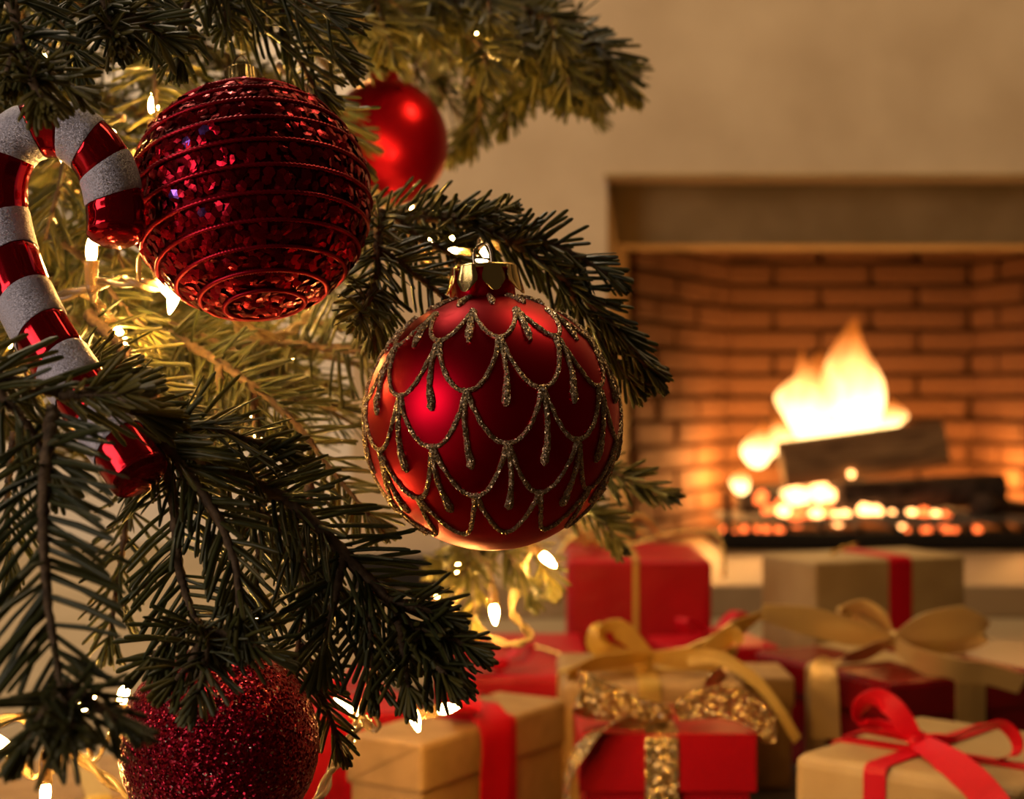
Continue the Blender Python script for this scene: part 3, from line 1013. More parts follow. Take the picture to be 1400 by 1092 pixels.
class Spray:
    def __init__(self):
        self.stems = []
        self.nv, self.tone = [], []

    def twig(self, pts, r0=0.0016, r1=0.0007, L=0.018, dens=1150, mode='comb', face=(0, -1, 0.15), w=0.0014, alpha=(0.98, 0.42), tone=0.5, start=0.0, spread=0.5, tipburst=14, up=0.25):
        n = 28
        p = resample(pts, n)
        ln = path_len(p)
        self.stems.append((p, np.linspace(r0, r1, n)))
        t, _, _ = frames(p)
        cnt = int(ln * (1 - start) * dens)
        s = start + (1 - start) * (np.arange(cnt) + rng.random(cnt)) / max(cnt, 1)
        s = np.concatenate([s, np.full(tipburst, 0.985) + rng.random(tipburst) * 0.015])
        cnt += tipburst
        ip = s * (n - 1)
        pos = np.stack([np.interp(ip, np.arange(n), p[:, k]) for k in range(3)], 1)
        tt = nrm(np.stack([np.interp(ip, np.arange(n), t[:, k]) for k in range(3)], 1))
        f = np.array(face, float)
        fn = nrm(f - (tt @ f)[:, None] * tt)
        sd = np.cross(tt, fn)
        if mode == 'comb':
            phi = np.where(rng.random(cnt) < 0.5, 0.0, PI) + rng.normal(0, spread, cnt)
            k = rng.random(cnt) < up
            phi = np.where(k, PI / 2 + rng.normal(0, 0.6, cnt), phi)
        else:
            phi = rng.random(cnt) * 2 * PI
        rad = np.cos(phi)[:, None] * sd + np.sin(phi)[:, None] * fn
        al = np.interp(s, [0, 0.75, 1.0], [alpha[0], (alpha[0] + alpha[1]) / 2 + 0.1, alpha[1]]) + rng.normal(0, 0.13, cnt)
        al[-tipburst:] = np.abs(rng.normal(0, 0.35, tipburst)) if tipburst else 0
        dr = nrm(np.cos(al)[:, None] * tt + np.sin(al)[:, None] * rad)
        # flat side of a needle looks along the twig
        z = nrm(0.45 * (tt - (tt * dr).sum(1, keepdims=True) * dr) + fn * 0.9 + rng.normal(0, 0.3, (cnt, 3)))
        z = nrm(z - (z * dr).sum(1, keepdims=True) * dr)
        x = np.cross(dr, z)
        Ls = L * (0.82 + 0.26 * rng.random(cnt)) * np.interp(s, [0, 0.12, 0.7, 1.0], [0.75, 1.0, 1.0, 0.62])
        ws = w * (0.85 + 0.3 * rng.random(cnt))
        bend = (0.10 + 0.10 * rng.random(cnt)) * Ls
        pts_ = (pos[:, None, :] + TV[None, :, 0, None] * (x * ws[:, None])[:, None, :]
                + TV[None, :, 1, None] * (dr * Ls[:, None])[:, None, :]
                + TV[None, :, 2, None] * (z * ws[:, None])[:, None, :]
                + (TV[None, :, 1, None] ** 2) * (tt * bend[:, None])[:, None, :])
        self.nv.append(pts_.reshape(-1, 3))
        tn = np.clip(tone + rng.normal(0, 0.16, cnt) + 0.22 * np.clip((s - 0.75) / 0.25, 0, 1), 0, 1)
        self.tone.append(np.repeat(tn, len(TV)))
        return p

    def build(self, name='branch'):
        parts = []
        for p, r in self.stems:
            q = resample([tuple(x) for x in p], 70)
            rr = np.interp(np.linspace(0, 1, 70), np.linspace(0, 1, len(r)), r)
            kk = rng.uniform(0.75, 1.3, (70, 7))
            parts.append(tube(q, rr, 7, (0.3, -1, 0.2), lambda i, th, kk=kk: kk))
        V, Fc = merge(parts)
        V = np.array(V) - np.array(TB)
        st = obj(name, V, Fc, M['bark'], tree)
        nv = np.concatenate(self.nv) - np.array(TB)
        cnt = len(nv) // len(TV)
        fc = (TF[None] + (np.arange(cnt) * len(TV))[:, None, None]).reshape(-1, 4)
        me = bpy.data.meshes.new('needles')
        me.vertices.add(len(nv))
        me.vertices.foreach_set('co', nv.astype(np.float32).ravel())
        me.loops.add(fc.size)
        me.loops.foreach_set('vertex_index', fc.astype(np.int32).ravel())
        me.polygons.add(len(fc))
        me.polygons.foreach_set('loop_start', np.arange(0, fc.size, 4, dtype=np.int32))
        me.polygons.foreach_set('loop_total', np.full(len(fc), 4, dtype=np.int32))
        a = me.attributes.new('tone', 'FLOAT', 'POINT')
        a.data.foreach_set('value', np.concatenate(self.tone).astype(np.float32))
        a = me.attributes.new('under', 'FLOAT', 'POINT')
        a.data.foreach_set('value', np.tile(TU, cnt).astype(np.float32))
        me.update()
        me.validate()
        nd = link_mesh('needles', me, M['needle'], st, False)
        nd['kind'] = 'stuff'
        return st


def PP(seq):
    return [P(*q) for q in seq]


NEEDLES = 0


def single(seq, **kw):
    s = Spray()
    s.twig(PP(seq), **kw)
    s.build()
    return s


# trunk
v, f = tube(resample([(0, 0, 0), (0.01, 0, 0.5), (0, 0.01, 1.1), (0.005, 0, 1.7)], 16), np.linspace(0.05, 0.022, 16), 14)
obj('trunk', v, f, M['bark'], tree)


def bough(a, b, sag=0.03, ntw=10, tl=0.11, r=0.004, sub=True, tone=0.5, L=0.018, dens=900, side_up=(0, 0, 1), droop=0.35, seed=0, begin=0.25):
    rs = random.Random(seed)
    s = Spray()
    a, b = Vector(a), Vector(b)
    mid = (a + b) / 2 + Vector((0, 0, sag))
    p = s.twig([a, mid, b], r, 0.0012, L, dens, 'comb', side_up, tone=tone, start=begin)
    n = len(p)
    t, _, _ = frames(p)
    for k in range(ntw):
        u = begin + (0.93 - begin) * (k + rs.uniform(0.1, 0.9)) / ntw
        i = int(u * (n - 1))
        q = Vector(p[i]); tg = Vector(t[i])
        sd = tg.cross(Vector(side_up)).normalized() * (1 if k % 2 else -1)
        d = (tg * rs.uniform(0.5, 0.9) + sd * rs.uniform(0.7, 1.0) + Vector((0, 0, -droop * rs.uniform(0.3, 1.4)))).normalized()
        ln = tl * (1.15 - 0.65 * u) * rs.uniform(0.75, 1.15)
        e = q + d * ln
        m_ = q + d * ln * 0.5 + Vector((0, 0, 0.06 * ln))
        e = e + tg * ln * 0.12 + Vector((0, 0, -0.10 * ln))
        s.twig([q, m_, e], 0.0017, 0.0007, L, dens, 'comb', (rs.uniform(-.3, .3), rs.uniform(-0.6, 0.1), 1), tone=tone + rs.uniform(-.1, .1))
        if sub and ln > 0.06:
            for sg in (-1, 1):
                q2 = q + d * ln * rs.uniform(0.35, 0.6)
                d2 = (d * 0.8 + sg * d.cross(Vector((0, 0, 1))).normalized() * 0.8 + Vector((0, 0, -0.25 * rs.random()))).normalized()
                l2 = ln * rs.uniform(0.35, 0.5)
                s.twig([q2, q2 + d2 * l2 * 0.5, q2 + d2 * l2 + Vector((0, 0, -0.08 * l2))], 0.0012, 0.0006, L, dens, 'comb', (0, -0.3, 1), tone=tone)
    s.build()


# --- foreground and in-focus branches -----------------------------------
UPF = (0.15, -0.75, 0.65)
# horizontal branch crossing the candy cane
s = Spray()
s.twig(PP([(-90, 500, .40), (0, 518, .405), (70, 535, .41), (140, 552, .417), (195, 566, .424)]), r0=.0022, L=.0185, w=.0016, mode='comb', face=(0, -1, 0.1), spread=.4, alpha=(.8, .35), tone=.62, dens=720, up=.15)
s.twig(PP([(85, 540, .41), (130, 540, .405), (172, 537, .402)]), L=.013, mode='brush', tone=.95, dens=1400, alpha=(.8, .4))
s.twig(PP([(-20, 520, .405), (20, 560, .40), (50, 600, .40), (70, 640, .40)]), L=.0175, face=(0, -1, 0), tone=.4, dens=800)
s.build()
# hanging twig at the far left, nearest the lens
s = Spray()
s.twig(PP([(72, 560, .405), (62, 650, .385), (60, 740, .372), (68, 840, .362), (86, 960, .355)]), r0=.0018, L=.0205, w=.0016, face=(0, -1, 0), spread=.28, alpha=(1.05, .75), tone=.38, dens=1000, up=.08)
s.twig(PP([(86, 950, .355), (92, 975, .35), (98, 1000, .342)]), L=.015, mode='brush', tone=.5, dens=1600, alpha=(1.25, .6), tipburst=18)
s.twig(PP([(84, 940, .356), (120, 955, .35), (160, 985, .346)]), L=.013, mode='brush', tone=.35, dens=1200)
s.twig(PP([(84, 945, .356), (60, 975, .352), (40, 1010, .35)]), L=.014, mode='brush', tone=.6, dens=1100)
s.build()
# bough with the bare stem running down the centre
s = Spray()
s.twig(PP([(60, 470, .52), (140, 530, .47), (215, 597, .45), (262, 655, .445), (300, 712, .44), (322, 775, .435), (330, 850, .43)]), r0=.0026, r1=.001, L=.0185, face=(0, -1, .1), spread=.45, alpha=(.95, .5), tone=.5, dens=1050, start=.2, up=.15)
s.twig(PP([(215, 597, .45), (270, 580, .452), (330, 598, .455), (370, 610, .46)]), L=.017, face=UPF, tone=.45)
s.build()
s = Spray()
s.twig(PP([(200, 590, .455), (228, 640, .452), (238, 700, .45), (246, 780, .447), (268, 850, .44), (285, 880, .435)]), r0=.002, L=.019, face=(0, -1, 0), spread=.3, alpha=(1.1, .85), tone=.42, dens=1150, up=.10)
s.twig(PP([(268, 850, .44), (282, 885, .428), (276, 930, .42), (268, 952, .417)]), L=.0125, mode='brush', tone=.7, dens=1800, alpha=(1.05, .5), tipburst=16, face=(0, 1, -.2))
s.twig(PP([(275, 860, .437), (320, 870, .43), (362, 892, .427)]), L=.014, mode='brush', tone=.5, dens=1100)
s.twig(PP([(268, 850, .44), (235, 872, .436), (208, 900, .433)]), L=.014, face=(0, -1, .3), tone=.45, dens=1500)
s.twig(PP([(275, 880, .432), (262, 905, .424), (240, 930, .42)]), L=.0125, mode='brush', tone=.75, dens=1200)
s.build()
# large branch sweeping to the lower right
s = Spray()
s.twig(PP([(215, 590, .47), (300, 640, .462), (385, 680, .457), (455, 740, .452), (520, 810, .448), (575, 870, .444), (605, 905, .442)]), r0=.0026, r1=.0012, L=.0195, face=(0.1, -1, .25), spread=.5, alpha=(1.05, .65), tone=.36, dens=1350)
s.twig(PP([(530, 822, .447), (570, 830, .443), (602, 842, .44)]), L=.012, mode='brush', tone=.4, dens=1800)
s.twig(PP([(560, 855, .445), (605, 868, .438), (640, 884, .435)]), L=.0125, mode='brush', tone=.55, dens=1600, tipburst=18)
s.twig(PP([(560, 855, .445), (590, 900, .437), (612, 925, .432)]), L=.013, mode='brush', tone=.65, dens=1500, tipburst=18)
s.twig(PP([(545, 840, .446), (552, 890, .44), (560, 940, .435)]), L=.013, mode='brush', tone=.65, dens=1300, tipburst=16)
s.twig(PP([(505, 795, .449), (505, 860, .445), (512, 930, .44)]), L=.015, face=(0, -1, 0), tone=.5, dens=1300)
s.twig(PP([(470, 757, .451), (455, 830, .447), (440, 890, .445)]), L=.0175, face=(0, -1, 0), tone=.35, dens=1100)
s.build()
s = Spray()
s.twig(PP([(340, 690, .47), (380, 720, .465), (410, 760, .462), (425, 820, .46)]), L=.018, face=(0, -1, .1), tone=.35)
s.twig(PP([(425, 640, .53), (418, 740, .522), (412, 820, .515), (404, 930, .507), (402, 960, .505)]), L=.0175, face=(0, -1, 0), spread=.25, alpha=(1.0, .8), tone=.45, dens=950, up=.05)
s.twig(PP([(410, 880, .512), (440, 950, .51), (462, 1010, .508)]), L=.013, face=(0, -1, 0), tone=.4, dens=1000)
s.build()
single([(345, 640, .50), (360, 700, .49), (352, 770, .485), (345, 850, .482)], L=.0175, face=(0, -1, 0), tone=.35)
single([(180, 640, .56), (172, 720, .56), (160, 800, .56), (150, 870, .56)], L=.017, face=(0, -1, .2), tone=.4, dens=700)
# middle comb twig between the ornaments
s = Spray()
s.twig(PP([(225, 455, .60), (270, 478, .585), (335, 520, .57), (400, 575, .56), (455, 645, .553), (505, 705, .548)]), r0=.002, L=.0185, face=(0, -1, .2), spread=.35, alpha=(1.0, .7), tone=.5, dens=1000, up=.1)
s.twig(PP([(300, 500, .575), (300, 560, .57), (290, 620, .565)]), L=.018, face=(0, -1, 0), tone=.55, dens=800)
s.twig(PP([(345, 528, .567), (352, 590, .562), (360, 640, .56)]), L=.017, face=(0, -1, 0), tone=.5, dens=800)
s.build()
single([(120, 430, .56), (170, 480, .55), (205, 530, .54), (240, 590, .53), (275, 640, .525)], r0=.0024, L=.019, face=(.2, -1, .3), tone=.6, dens=1100)
single([(330, 470, .63), (400, 470, .62), (460, 474, .61), (540, 482, .60)], r0=.002, L=.021, face=(0, -.2, 1), spread=.3, alpha=(1.35, 1.0), tone=.45, dens=700)
single([(400, 470, .62), (460, 478, .605), (540, 486, .595)], r0=.0016, L=.022, mode='comb', face=(0, -1, 0), spread=.2, alpha=(1.4, 1.2), tone=.45, dens=520, up=0)
# branch above and behind the glittered ball
s = Spray()
s.twig(PP([(440, 300, .60), (520, 295, .585), (590, 296, .57), (650, 308, .56), (720, 345, .553), (790, 398, .548), (850, 460, .545), (885, 503, .543)]), r0=.0026, r1=.001, L=.0155, w=.0014, mode='brush', tone=.3, dens=2300, alpha=(.95, .5), tipburst=24)
s.twig(PP([(560, 298, .575), (620, 300, .56), (672, 290, .555), (690, 285, .55)]), L=.012, mode='brush', tone=.25, dens=1600)
s.twig(PP([(690, 330, .555), (740, 330, .55), (790, 350, .548), (830, 375, .546)]), L=.014, mode='brush', tone=.3, dens=1400)
s.twig(PP([(770, 380, .55), (800, 430, .548), (840, 490, .546), (862, 520, .545)]), L=.013, mode='brush', tone=.45, dens=1300)
s.build()
s = Spray()
s.twig(PP([(520, 290, .56), (516, 340, .545), (515, 400, .535), (512, 450, .53)]), r0=.002, L=.0155, face=(0, -1, .1), spread=.5, tone=.35, dens=1500)
s.twig(PP([(515, 390, .536), (500, 415, .525), (492, 432, .515)]), L=.011, mode='brush', tone=.7, dens=2200, tipburst=26, alpha=(1.2, .6))
s.twig(PP([(516, 340, .545), (560, 370, .54), (600, 400, .535), (640, 430, .53)]), L=.0155, face=(0, -1, .3), tone=.3)
s.twig(PP([(540, 296, .565), (580, 330, .555), (620, 350, .55), (650, 385, .545)]), L=.015, mode='brush', tone=.35, dens=1200)
s.build()
single([(450, 270, .60), (480, 290, .58), (500, 310, .57), (540, 330, .56)], L=.016, mode='brush', tone=.3)
# tips showing right and below the glittered ball
single([(720, 600, .68), (780, 630, .66), (840, 648, .645), (900, 672, .635)], L=.0155, mode='brush', tone=.5, dens=1600, tipburst=22)
single([(740, 650, .70), (790, 690, .69), (825, 715, .685), (840, 735, .68)], L=.0155, mode='brush', tone=.75, dens=1700, tipburst=22)
s = Spray()
s.twig(PP([(560, 650, .80), (620, 720, .77), (640, 770, .75), (612, 800, .735)]), L=.0145, mode='brush', tone=.8, dens=1500, tipburst=20, start=.4)
s.twig(PP([(640, 700, .78), (690, 750, .75), (715, 790, .74), (725, 812, .735)]), L=.015, mode='brush', tone=.8, dens=1400, tipburst=20)
s.twig(PP([(660, 720, .77), (650, 790, .76), (648, 850, .75)]), L=.014, mode='brush', tone=.9, dens=1300)
s.twig(PP([(690, 730, .79), (735, 760, .78), (752, 800, .77)]), L=.0145, mode='brush', tone=.9, dens=1500)
s.twig(PP([(640, 740, .79), (622, 770, .78), (605, 778, .77)]), L=.0145, mode='brush', tone=1.0, dens=1700)
s.build()
# --- top left cluster ------------------------------------------------------
s = Spray()
s.twig(PP([(0, -60, .46), (15, 0, .44), (28, 50, .43), (34, 85, .424)]), r0=.0026, L=.021, face=(0, -1, 0), spread=.6, alpha=(1.0, .7), tone=.3, dens=1300)
s.twig(PP([(34, 85, .424), (45, 112, .416), (58, 135, .41)]), L=.0125, mode='brush', tone=.95, dens=1700, tipburst=20, alpha=(1.0, .5))
s.twig(PP([(34, 85, .424), (70, 105, .42), (100, 120, .418)]), L=.0125, mode='brush', tone=.75, dens=1400)
s.twig(PP([(28, 60, .43), (14, 90, .425), (8, 108, .42)]), L=.0105, mode='brush', tone=.95, dens=1700, tipburst=16)
s.build()
s = Spray()
s.twig(PP([(120, -70, .48), (135, -20, .465), (146, 20, .455), (152, 45, .45)]), r0=.0024, L=.019, face=(0, -1, 0), spread=.8, tone=.3, dens=1500)
s.twig(PP([(146, 20, .455), (152, 42, .447), (156, 52, .443)]), L=.0115, mode='brush', tone=.9, dens=2000, tipburst=22, alpha=(1.3, .7))
s.twig(PP([(146, 10, .456), (190, 30, .452), (225, 52, .45)]), L=.014, face=(0, -1, .2), tone=.45, dens=1400)
s.build()
s = Spray()
s.twig(PP([(290, -80, .58), (300, -30, .56), (308, 10, .548), (308, 34, .542)]), r0=.0022, L=.0165, face=(0, -1, 0), spread=.8, tone=.25, dens=1500, alpha=(1.1, .5))
s.twig(PP([(300, -25, .555), (350, -10, .55), (410, 30, .55), (455, 75, .55)]), L=.021, face=(0, -1, .2), tone=.3, dens=1200)
s.twig(PP([(305, 0, .55), (355, 35, .55), (400, 70, .55), (430, 120, .55)]), L=.019, face=(0, -1, .2), tone=.35, dens=1000)
s.twig(PP([(295, -40, .54), (260, 0, .53), (248, 40, .525), (246, 76, .52)]), L=.0175, face=(0, -1, 0), tone=.3, dens=1100)
s.twig(PP([(300, -30, .54), (330, -20, .53), (390, -10, .53), (450, 20, .53)]), L=.02, face=(0, -1, .3), tone=.3, dens=1100)
s.build()
single([(60, -50, .50), (70, 0, .49), (85, 40, .48), (105, 80, .475)], L=.0185, face=(0, -1, .2), tone=.25, dens=1300)
single([(200, -60, .52), (205, 0, .51), (215, 40, .505)], L=.019, face=(0, -1, .2), tone=.25, dens=1300)
# twigs behind the cane and the sequin ball, bulb glow put into their tone
single([(222, 50, .63), (216, 90, .62), (212, 130, .615), (214, 175, .61)], L=.0185, face=(0, -1, .1), spread=.4, alpha=(1.2, .9), tone=.7, dens=900)
single([(170, 160, .60), (120, 170, .60), (95, 200, .595), (80, 260, .59), (60, 330, .585)], L=.02, face=(0, -1, 0), tone=.7, dens=800)
single([(110, 200, .62), (130, 250, .61), (150, 310, .60), (170, 370, .595)], L=.02, face=(0, -1, 0), tone=.7, dens=800)
single([(60, 320, .60), (110, 350, .59), (170, 420, .58), (200, 450, .575)], L=.018, face=(0, -1, .2), tone=.6, dens=900)
single([(380, 90, .60), (420, 120, .595), (455, 160, .59), (480, 210, .59)], L=.0185, face=(0, -1, .1), tone=.7, dens=1000)
single([(0, 330, .58), (15, 400, .57), (20, 460, .56), (40, 520, .55)], L=.018, face=(0, -1, .1), tone=.6, dens=900)
single([(20, 590, .55), (10, 680, .55), (12, 760, .55)], L=.018, face=(0, -1, .1), tone=.5, dens=700)

# --- background boughs from the trunk, bulb warmth put into their tone --------------------------------------
A0 = lambda z: TB + Vector((0.02, -0.02, z))
bough(A0(.62), P(850, 100, .78), .05, 16, .13, .006, True, .5, .019, 1000, seed=1, begin=.35)
bough(A0(.66), P(760, 20, .82), .03, 14, .13, .006, True, .5, .019, 900, seed=2, begin=.35)
bough(A0(.58), P(640, 90, .80), .04, 13, .12, .005, True, .5, .019, 900, seed=3, begin=.35)
bough(A0(.60), P(560, 20, .72), .04, 12, .12, .005, True, .5, .019, 900, seed=4, begin=.35)
bough(A0(.50), P(470, 150, .74), .04, 13, .13, .005, True, .55, .019, 850, seed=5, begin=.25)
bough(A0(.44), P(430, 260, .70), .04, 13, .13, .005, True, .55, .019, 850, seed=6, begin=.25)
bough(A0(.40), P(470, 380, .72), .04, 13, .13, .005, True, .55, .019, 850, seed=7, begin=.25)
bough(A0(.34), P(470, 450, .66), .03, 12, .12, .005, True, .5, .019, 850, seed=8, begin=.25)
bough(A0(.30), P(420, 520, .70), .03, 10, .11, .005, True, .5, .019, 750, seed=9, begin=.25)
bough(A0(.56), P(200, 60, .66), .03, 10, .12, .005, True, .5, .019, 850, seed=10, begin=.3)
bough(A0(.50), P(120, 180, .72), .02, 9, .12, .005, True, .5, .019, 750, seed=11, begin=.3)
bough(A0(.36), P(150, 420, .66), .03, 9, .11, .005, True, .5, .019, 800, seed=12, begin=.3)
bough(A0(.70), P(690, 60, .72), .03, 15, .12, .005, True, .6, .020, 900, seed=13, begin=.35)
bough(A0(.66), P(500, 30, .68), .03, 14, .12, .005, True, .6, .020, 900, seed=14, begin=.35)
bough(A0(.60), P(800, 70, .86), .05, 15, .13, .005, True, .6, .020, 900, seed=15, begin=.4)
bough(A0(.26), P(430, 600, .66), .03, 10, .10, .005, True, .55, .019, 700, seed=16, begin=.3)
bough(A0(.34), P(330, 480, .62), .03, 12, .11, .005, True, .6, .019, 850, seed=17, begin=.3)
bough(A0(.30), P(500, 500, .64), .03, 12, .09, .004, True, .7, .020, 700, seed=19, begin=.45)
bough(A0(.28), P(470, 560, .60), .03, 11, .08, .004, True, .7, .020, 650, seed=20, begin=.5)
bough(A0(.24), P(120, 640, .72), .03, 7, .09, .005, True, .6, .019, 600, seed=18, begin=.3)
# twigs hanging from the far upper bough
for i, (a, b) in enumerate([(((680, 70, .78)), ((690, 165, .77))), (((640, 90, .79)), ((640, 195, .78))), (((640, 110, .86)), ((622, 205, .87))), (((770, 80, .78)), ((775, 135, .77))),
                            (((720, 60, .77)), ((722, 130, .765))), (((810, 80, .775)), ((862, 122, .77))), (((590, 40, .86)), ((600, 120, .87)))]):
    q0, q1 = P(*a), P(*b)
    s = Spray()
    s.twig([q0, (q0 + q1) / 2 + Vector((0.006, 0, 0)), q1], L=.0165, mode='brush', tone=.6, dens=1700, tipburst=20, alpha=(.8, .4))
    s.build()

rs_ = random.Random(21)
for k in range(44):
    px = 450 + 345 * (k + rs_.random()) / 44
    py = -20 + (px - 450) * 0.22 + rs_.uniform(-35, 25)
    d = rs_.uniform(.72, .84)
    lx, ly = rs_.uniform(10, 60), rs_.uniform(20, 80) * (1 if px < 800 else 0.5)
    if 470 < px < 620:
        ly *= 0.6
    q0, q1 = P(px, py, d), P(px + lx, py + ly, d - rs_.uniform(0, .03))
    s = Spray()
    s.twig([q0, (q0 + q1) / 2 + Vector((0.003, 0, 0.003)), q1], L=.019, w=.0017, mode='brush', tone=.65, dens=1300, tipburst=12, alpha=(.85, .4))
    s.build()

# ================================================================== ORNAMENTS
def cap_tab(parent, ang, R, z_top, h, wd, material):
    prof = [(0, 0.80), (0.18, 0.86), (0.38, 1.0), (0.58, 0.98), (0.72, 0.74), (0.80, 0.56), (0.90, 0.42), (0.97, 0.24), (1.0, 0.0)]
    V, Fc = [], []
    for lay in (0.0, 0.0004):
        for t, k in prof:
            for s in (-1, -0.5, 0, 0.5, 1):
                a = ang + s * k * wd / 2 / R
                r = R + 0.0008 * t + lay + (0.0012 * t * t)
                V.append((r * math.cos(a), r * math.sin(a), z_top - t * h))
    n = len(prof)
    for l in (0, 1):
        o = l * n * 5
        for i in range(n - 1):
            for j in range(4):
                q = [o + i * 5 + j, o + i * 5 + j + 1, o + (i + 1) * 5 + j + 1, o + (i + 1) * 5 + j]
                Fc.append(q if l else q[::-1])
    o = n * 5
    for i in range(n - 1):
        for j in (0, 4):
            Fc.append([i * 5 + j, (i + 1) * 5 + j, o + (i + 1) * 5 + j, o + i * 5 + j])
    return obj('cap_tab', V, Fc, material, parent)


def sphere_uv(lon, lat, r=1.0):
    return np.stack([r * np.cos(lat) * np.sin(lon), -r * np.cos(lat) * np.cos(lon), r * np.sin(lat)], -1)


# --- main ball with glitter scallops
R = 0.0398
cen = P(682, 577, 0.50)
ball = thing('glass_bauble', 'large satin red glass bauble with gold glitter scallops hanging in front', 'ornament', cen - Vector((0, 0, R)), (math.radians(-2), math.radians(-3.0), 0))
off = np.array((0, 0, R))
prof = [(R * math.cos(a), R * math.sin(a)) for a in np.linspace(-PI / 2, math.radians(75), 60)]
prof[0] = (0, -R)
prof += [(0.0094, R * 0.985), (0.0093, R * 1.04), (0.0098, R * 1.10), (0.0098, R * 1.22), (0, R * 1.22)]
v, f = lathe(prof, 96)
obj('glass_ball', np.array(v) + off, f, M['satin_red'], ball)
NS = 11
lats = [math.radians(x) for x in (56, 37, 12.5, -10, -33, -56)]
lon0 = math.radians(7)
gr_ = np.random.default_rng(3)


def glitter_tube(pts, r, name):
    n = len(pts)
    k = gr_.uniform(0.78, 1.25, (n, 8))
    v, f = tube(pts, r, 8, (0.2, 0.3, 1), lambda i, th: k)
    return obj(name, np.array(v) + off, f, M['gold_glitter_line'], ball, False)


for t in range(1, 6):
    phase = lon0 + (PI / NS if t % 2 == 0 else 0.0)
    for k in range(NS):
        lc = phase + 2 * PI * k / NS
        sx = np.linspace(-1, 1, 42)
        lon = lc + sx * PI / NS
        dip = lats[t - 1] - lats[t]
        lat = lats[t - 1] - dip * (1 - np.abs(sx) ** 2.25)
        if t == 1:
            lat = lats[0] - dip * (1 - np.abs(sx) ** 1.8)
        pts = sphere_uv(lon, lat, R * 1.004)
        rr = 0.00070 * (1 + 0.5 * np.exp(-((np.abs(sx) - 1) / 0.13) ** 2) + 0.25 * np.exp(-(sx / 0.1) ** 2))
        glitter_tube(pts, rr, 'glitter_scallop')
        if t < 4:
            # drip hanging from the junction below this scallop's middle
            top = lats[t] - math.radians(2)
            length = math.radians((30, 31, 29, 25)[t - 1])
            sy = np.linspace(0, 1, 18)
            lon = lc + (0.02 * np.sin(sy * 3 + k) + math.radians(1.0) * gr_.uniform(-1, 1) * sy) / math.cos(lats[t])
            pts = sphere_uv(lon, top - sy * length, R * 1.005)
            rr = np.interp(sy, [0, .15, .6, .85, .95, 1], [.0011, .0008, .00085, .00125, .0012, .0005])
            glitter_tube(pts, rr, 'glitter_drip')
    if t == 1:
        for k in range(NS):
            for dl, l0, l1 in ((0.0, 75, 62), (PI / NS, 56, 35)):
                lc = phase + 2 * PI * k / NS + dl
                sy = np.linspace(0, 1, 14)
                pts = sphere_uv(lc + 0.0 * sy, np.radians(l0 + (l1 - l0) * sy), R * 1.005)
                rr = np.interp(sy, [0, .2, .8, 1], [.0008, .0008, .0012, .0006])
                glitter_tube(pts, rr, 'glitter_drip')
zc = R + R * 1.22
cv, cf = lathe([(0, zc - 0.0004), (0.0094, zc - 0.0004), (0.0101, zc - 0.0014), (0.0103, zc - 0.0006), (0.0098, zc + 0.0004), (0, zc + 0.0006)], 40)
cap = obj('cap', cv, cf, M['gold_cap'], ball)
for k in range(8):
    cap_tab(cap, -PI / 2 - 0.12 + (k - 0.5) * 2 * PI / 8, 0.0102, zc - 0.0002, 0.0083, 0.0068, M['gold_cap'])
v, f = tube(resample([(-0.0028, 0, zc - 0.001), (-0.0031, 0, zc + 0.004), (-0.0018, 0.0005, zc + 0.0066), (0.0008, 0.0008, zc + 0.0075), (0.0022, 0, zc + 0.005), (0.0026, 0, zc - 0.001)], 30), 0.00042, 8, (0, 1, 0))
obj('wire_loop', v, f, M['wire'], ball)
v, f = tube(resample([(0.0, 0.001, zc + 0.0072), (-0.001, 0.012, zc + 0.011), (-0.002, 0.03, zc + 0.012), (-0.002, 0.055, zc + 0.0125)], 16), 0.0003, 6)
obj('hanging_wire', v, f, M['wire'], ball)

# --- sequin ball
R2 = 0.0364
cen2 = P(343, 274, 0.512)
rot2 = Euler((math.radians(-17), math.radians(-7), 0), 'XYZ')
sq = thing('sequin_bauble', 'dark red sequin bauble wound with glittering red cord', 'ornament', cen2, rot2)
TURNS = 14.5
prof = []
for i in range(140):
    th = -PI / 2 + PI * i / 139
    ph = (th + PI / 2) / PI * TURNS
    k = 1 + 0.020 * abs(math.sin(PI * ph))
    prof.append((R2 * k * math.cos(th) if 0 < i < 139 else 0, R2 * k * math.sin(th)))
v, f = lathe(prof, 72)
obj('ball', v, f, M['sequin_body'], sq)
n = 9000
u = np.linspace(0, 1, n)
th = math.radians(-82) + math.radians(164) * u
ln_ = 2 * PI * TURNS * 164 / 180 * u + 0.9
p = sphere_uv(ln_, th, R2 * 1.042)
v, f = tube(p, 0.00074, 6, (0, 0, 1), lambda i, a: 1 + 0.22 * np.cos(2 * (a - i * 0.7)))
obj('spiral_cord', v, f, M['cord_red'], sq)
# sequins
NQ = 2700
i = np.arange(NQ) + 0.5
lat = np.arcsin(1 - 2 * i / NQ)
lon = (i * PI * (3 - math.sqrt(5))) % (2 * PI)
hexv = [(math.cos(a), math.sin(a), 0) for a in np.linspace(0, 2 * PI, 6, endpoint=False)] + [(0, 0, 0.12)]
hexf = [(k, (k + 1) % 6, 6) for k in range(6)]


def seq_mesh(m):
    me = bpy.data.meshes.new('sequin')
    me.from_pydata(hexv, [], hexf)
    me.materials.append(m)
    return me


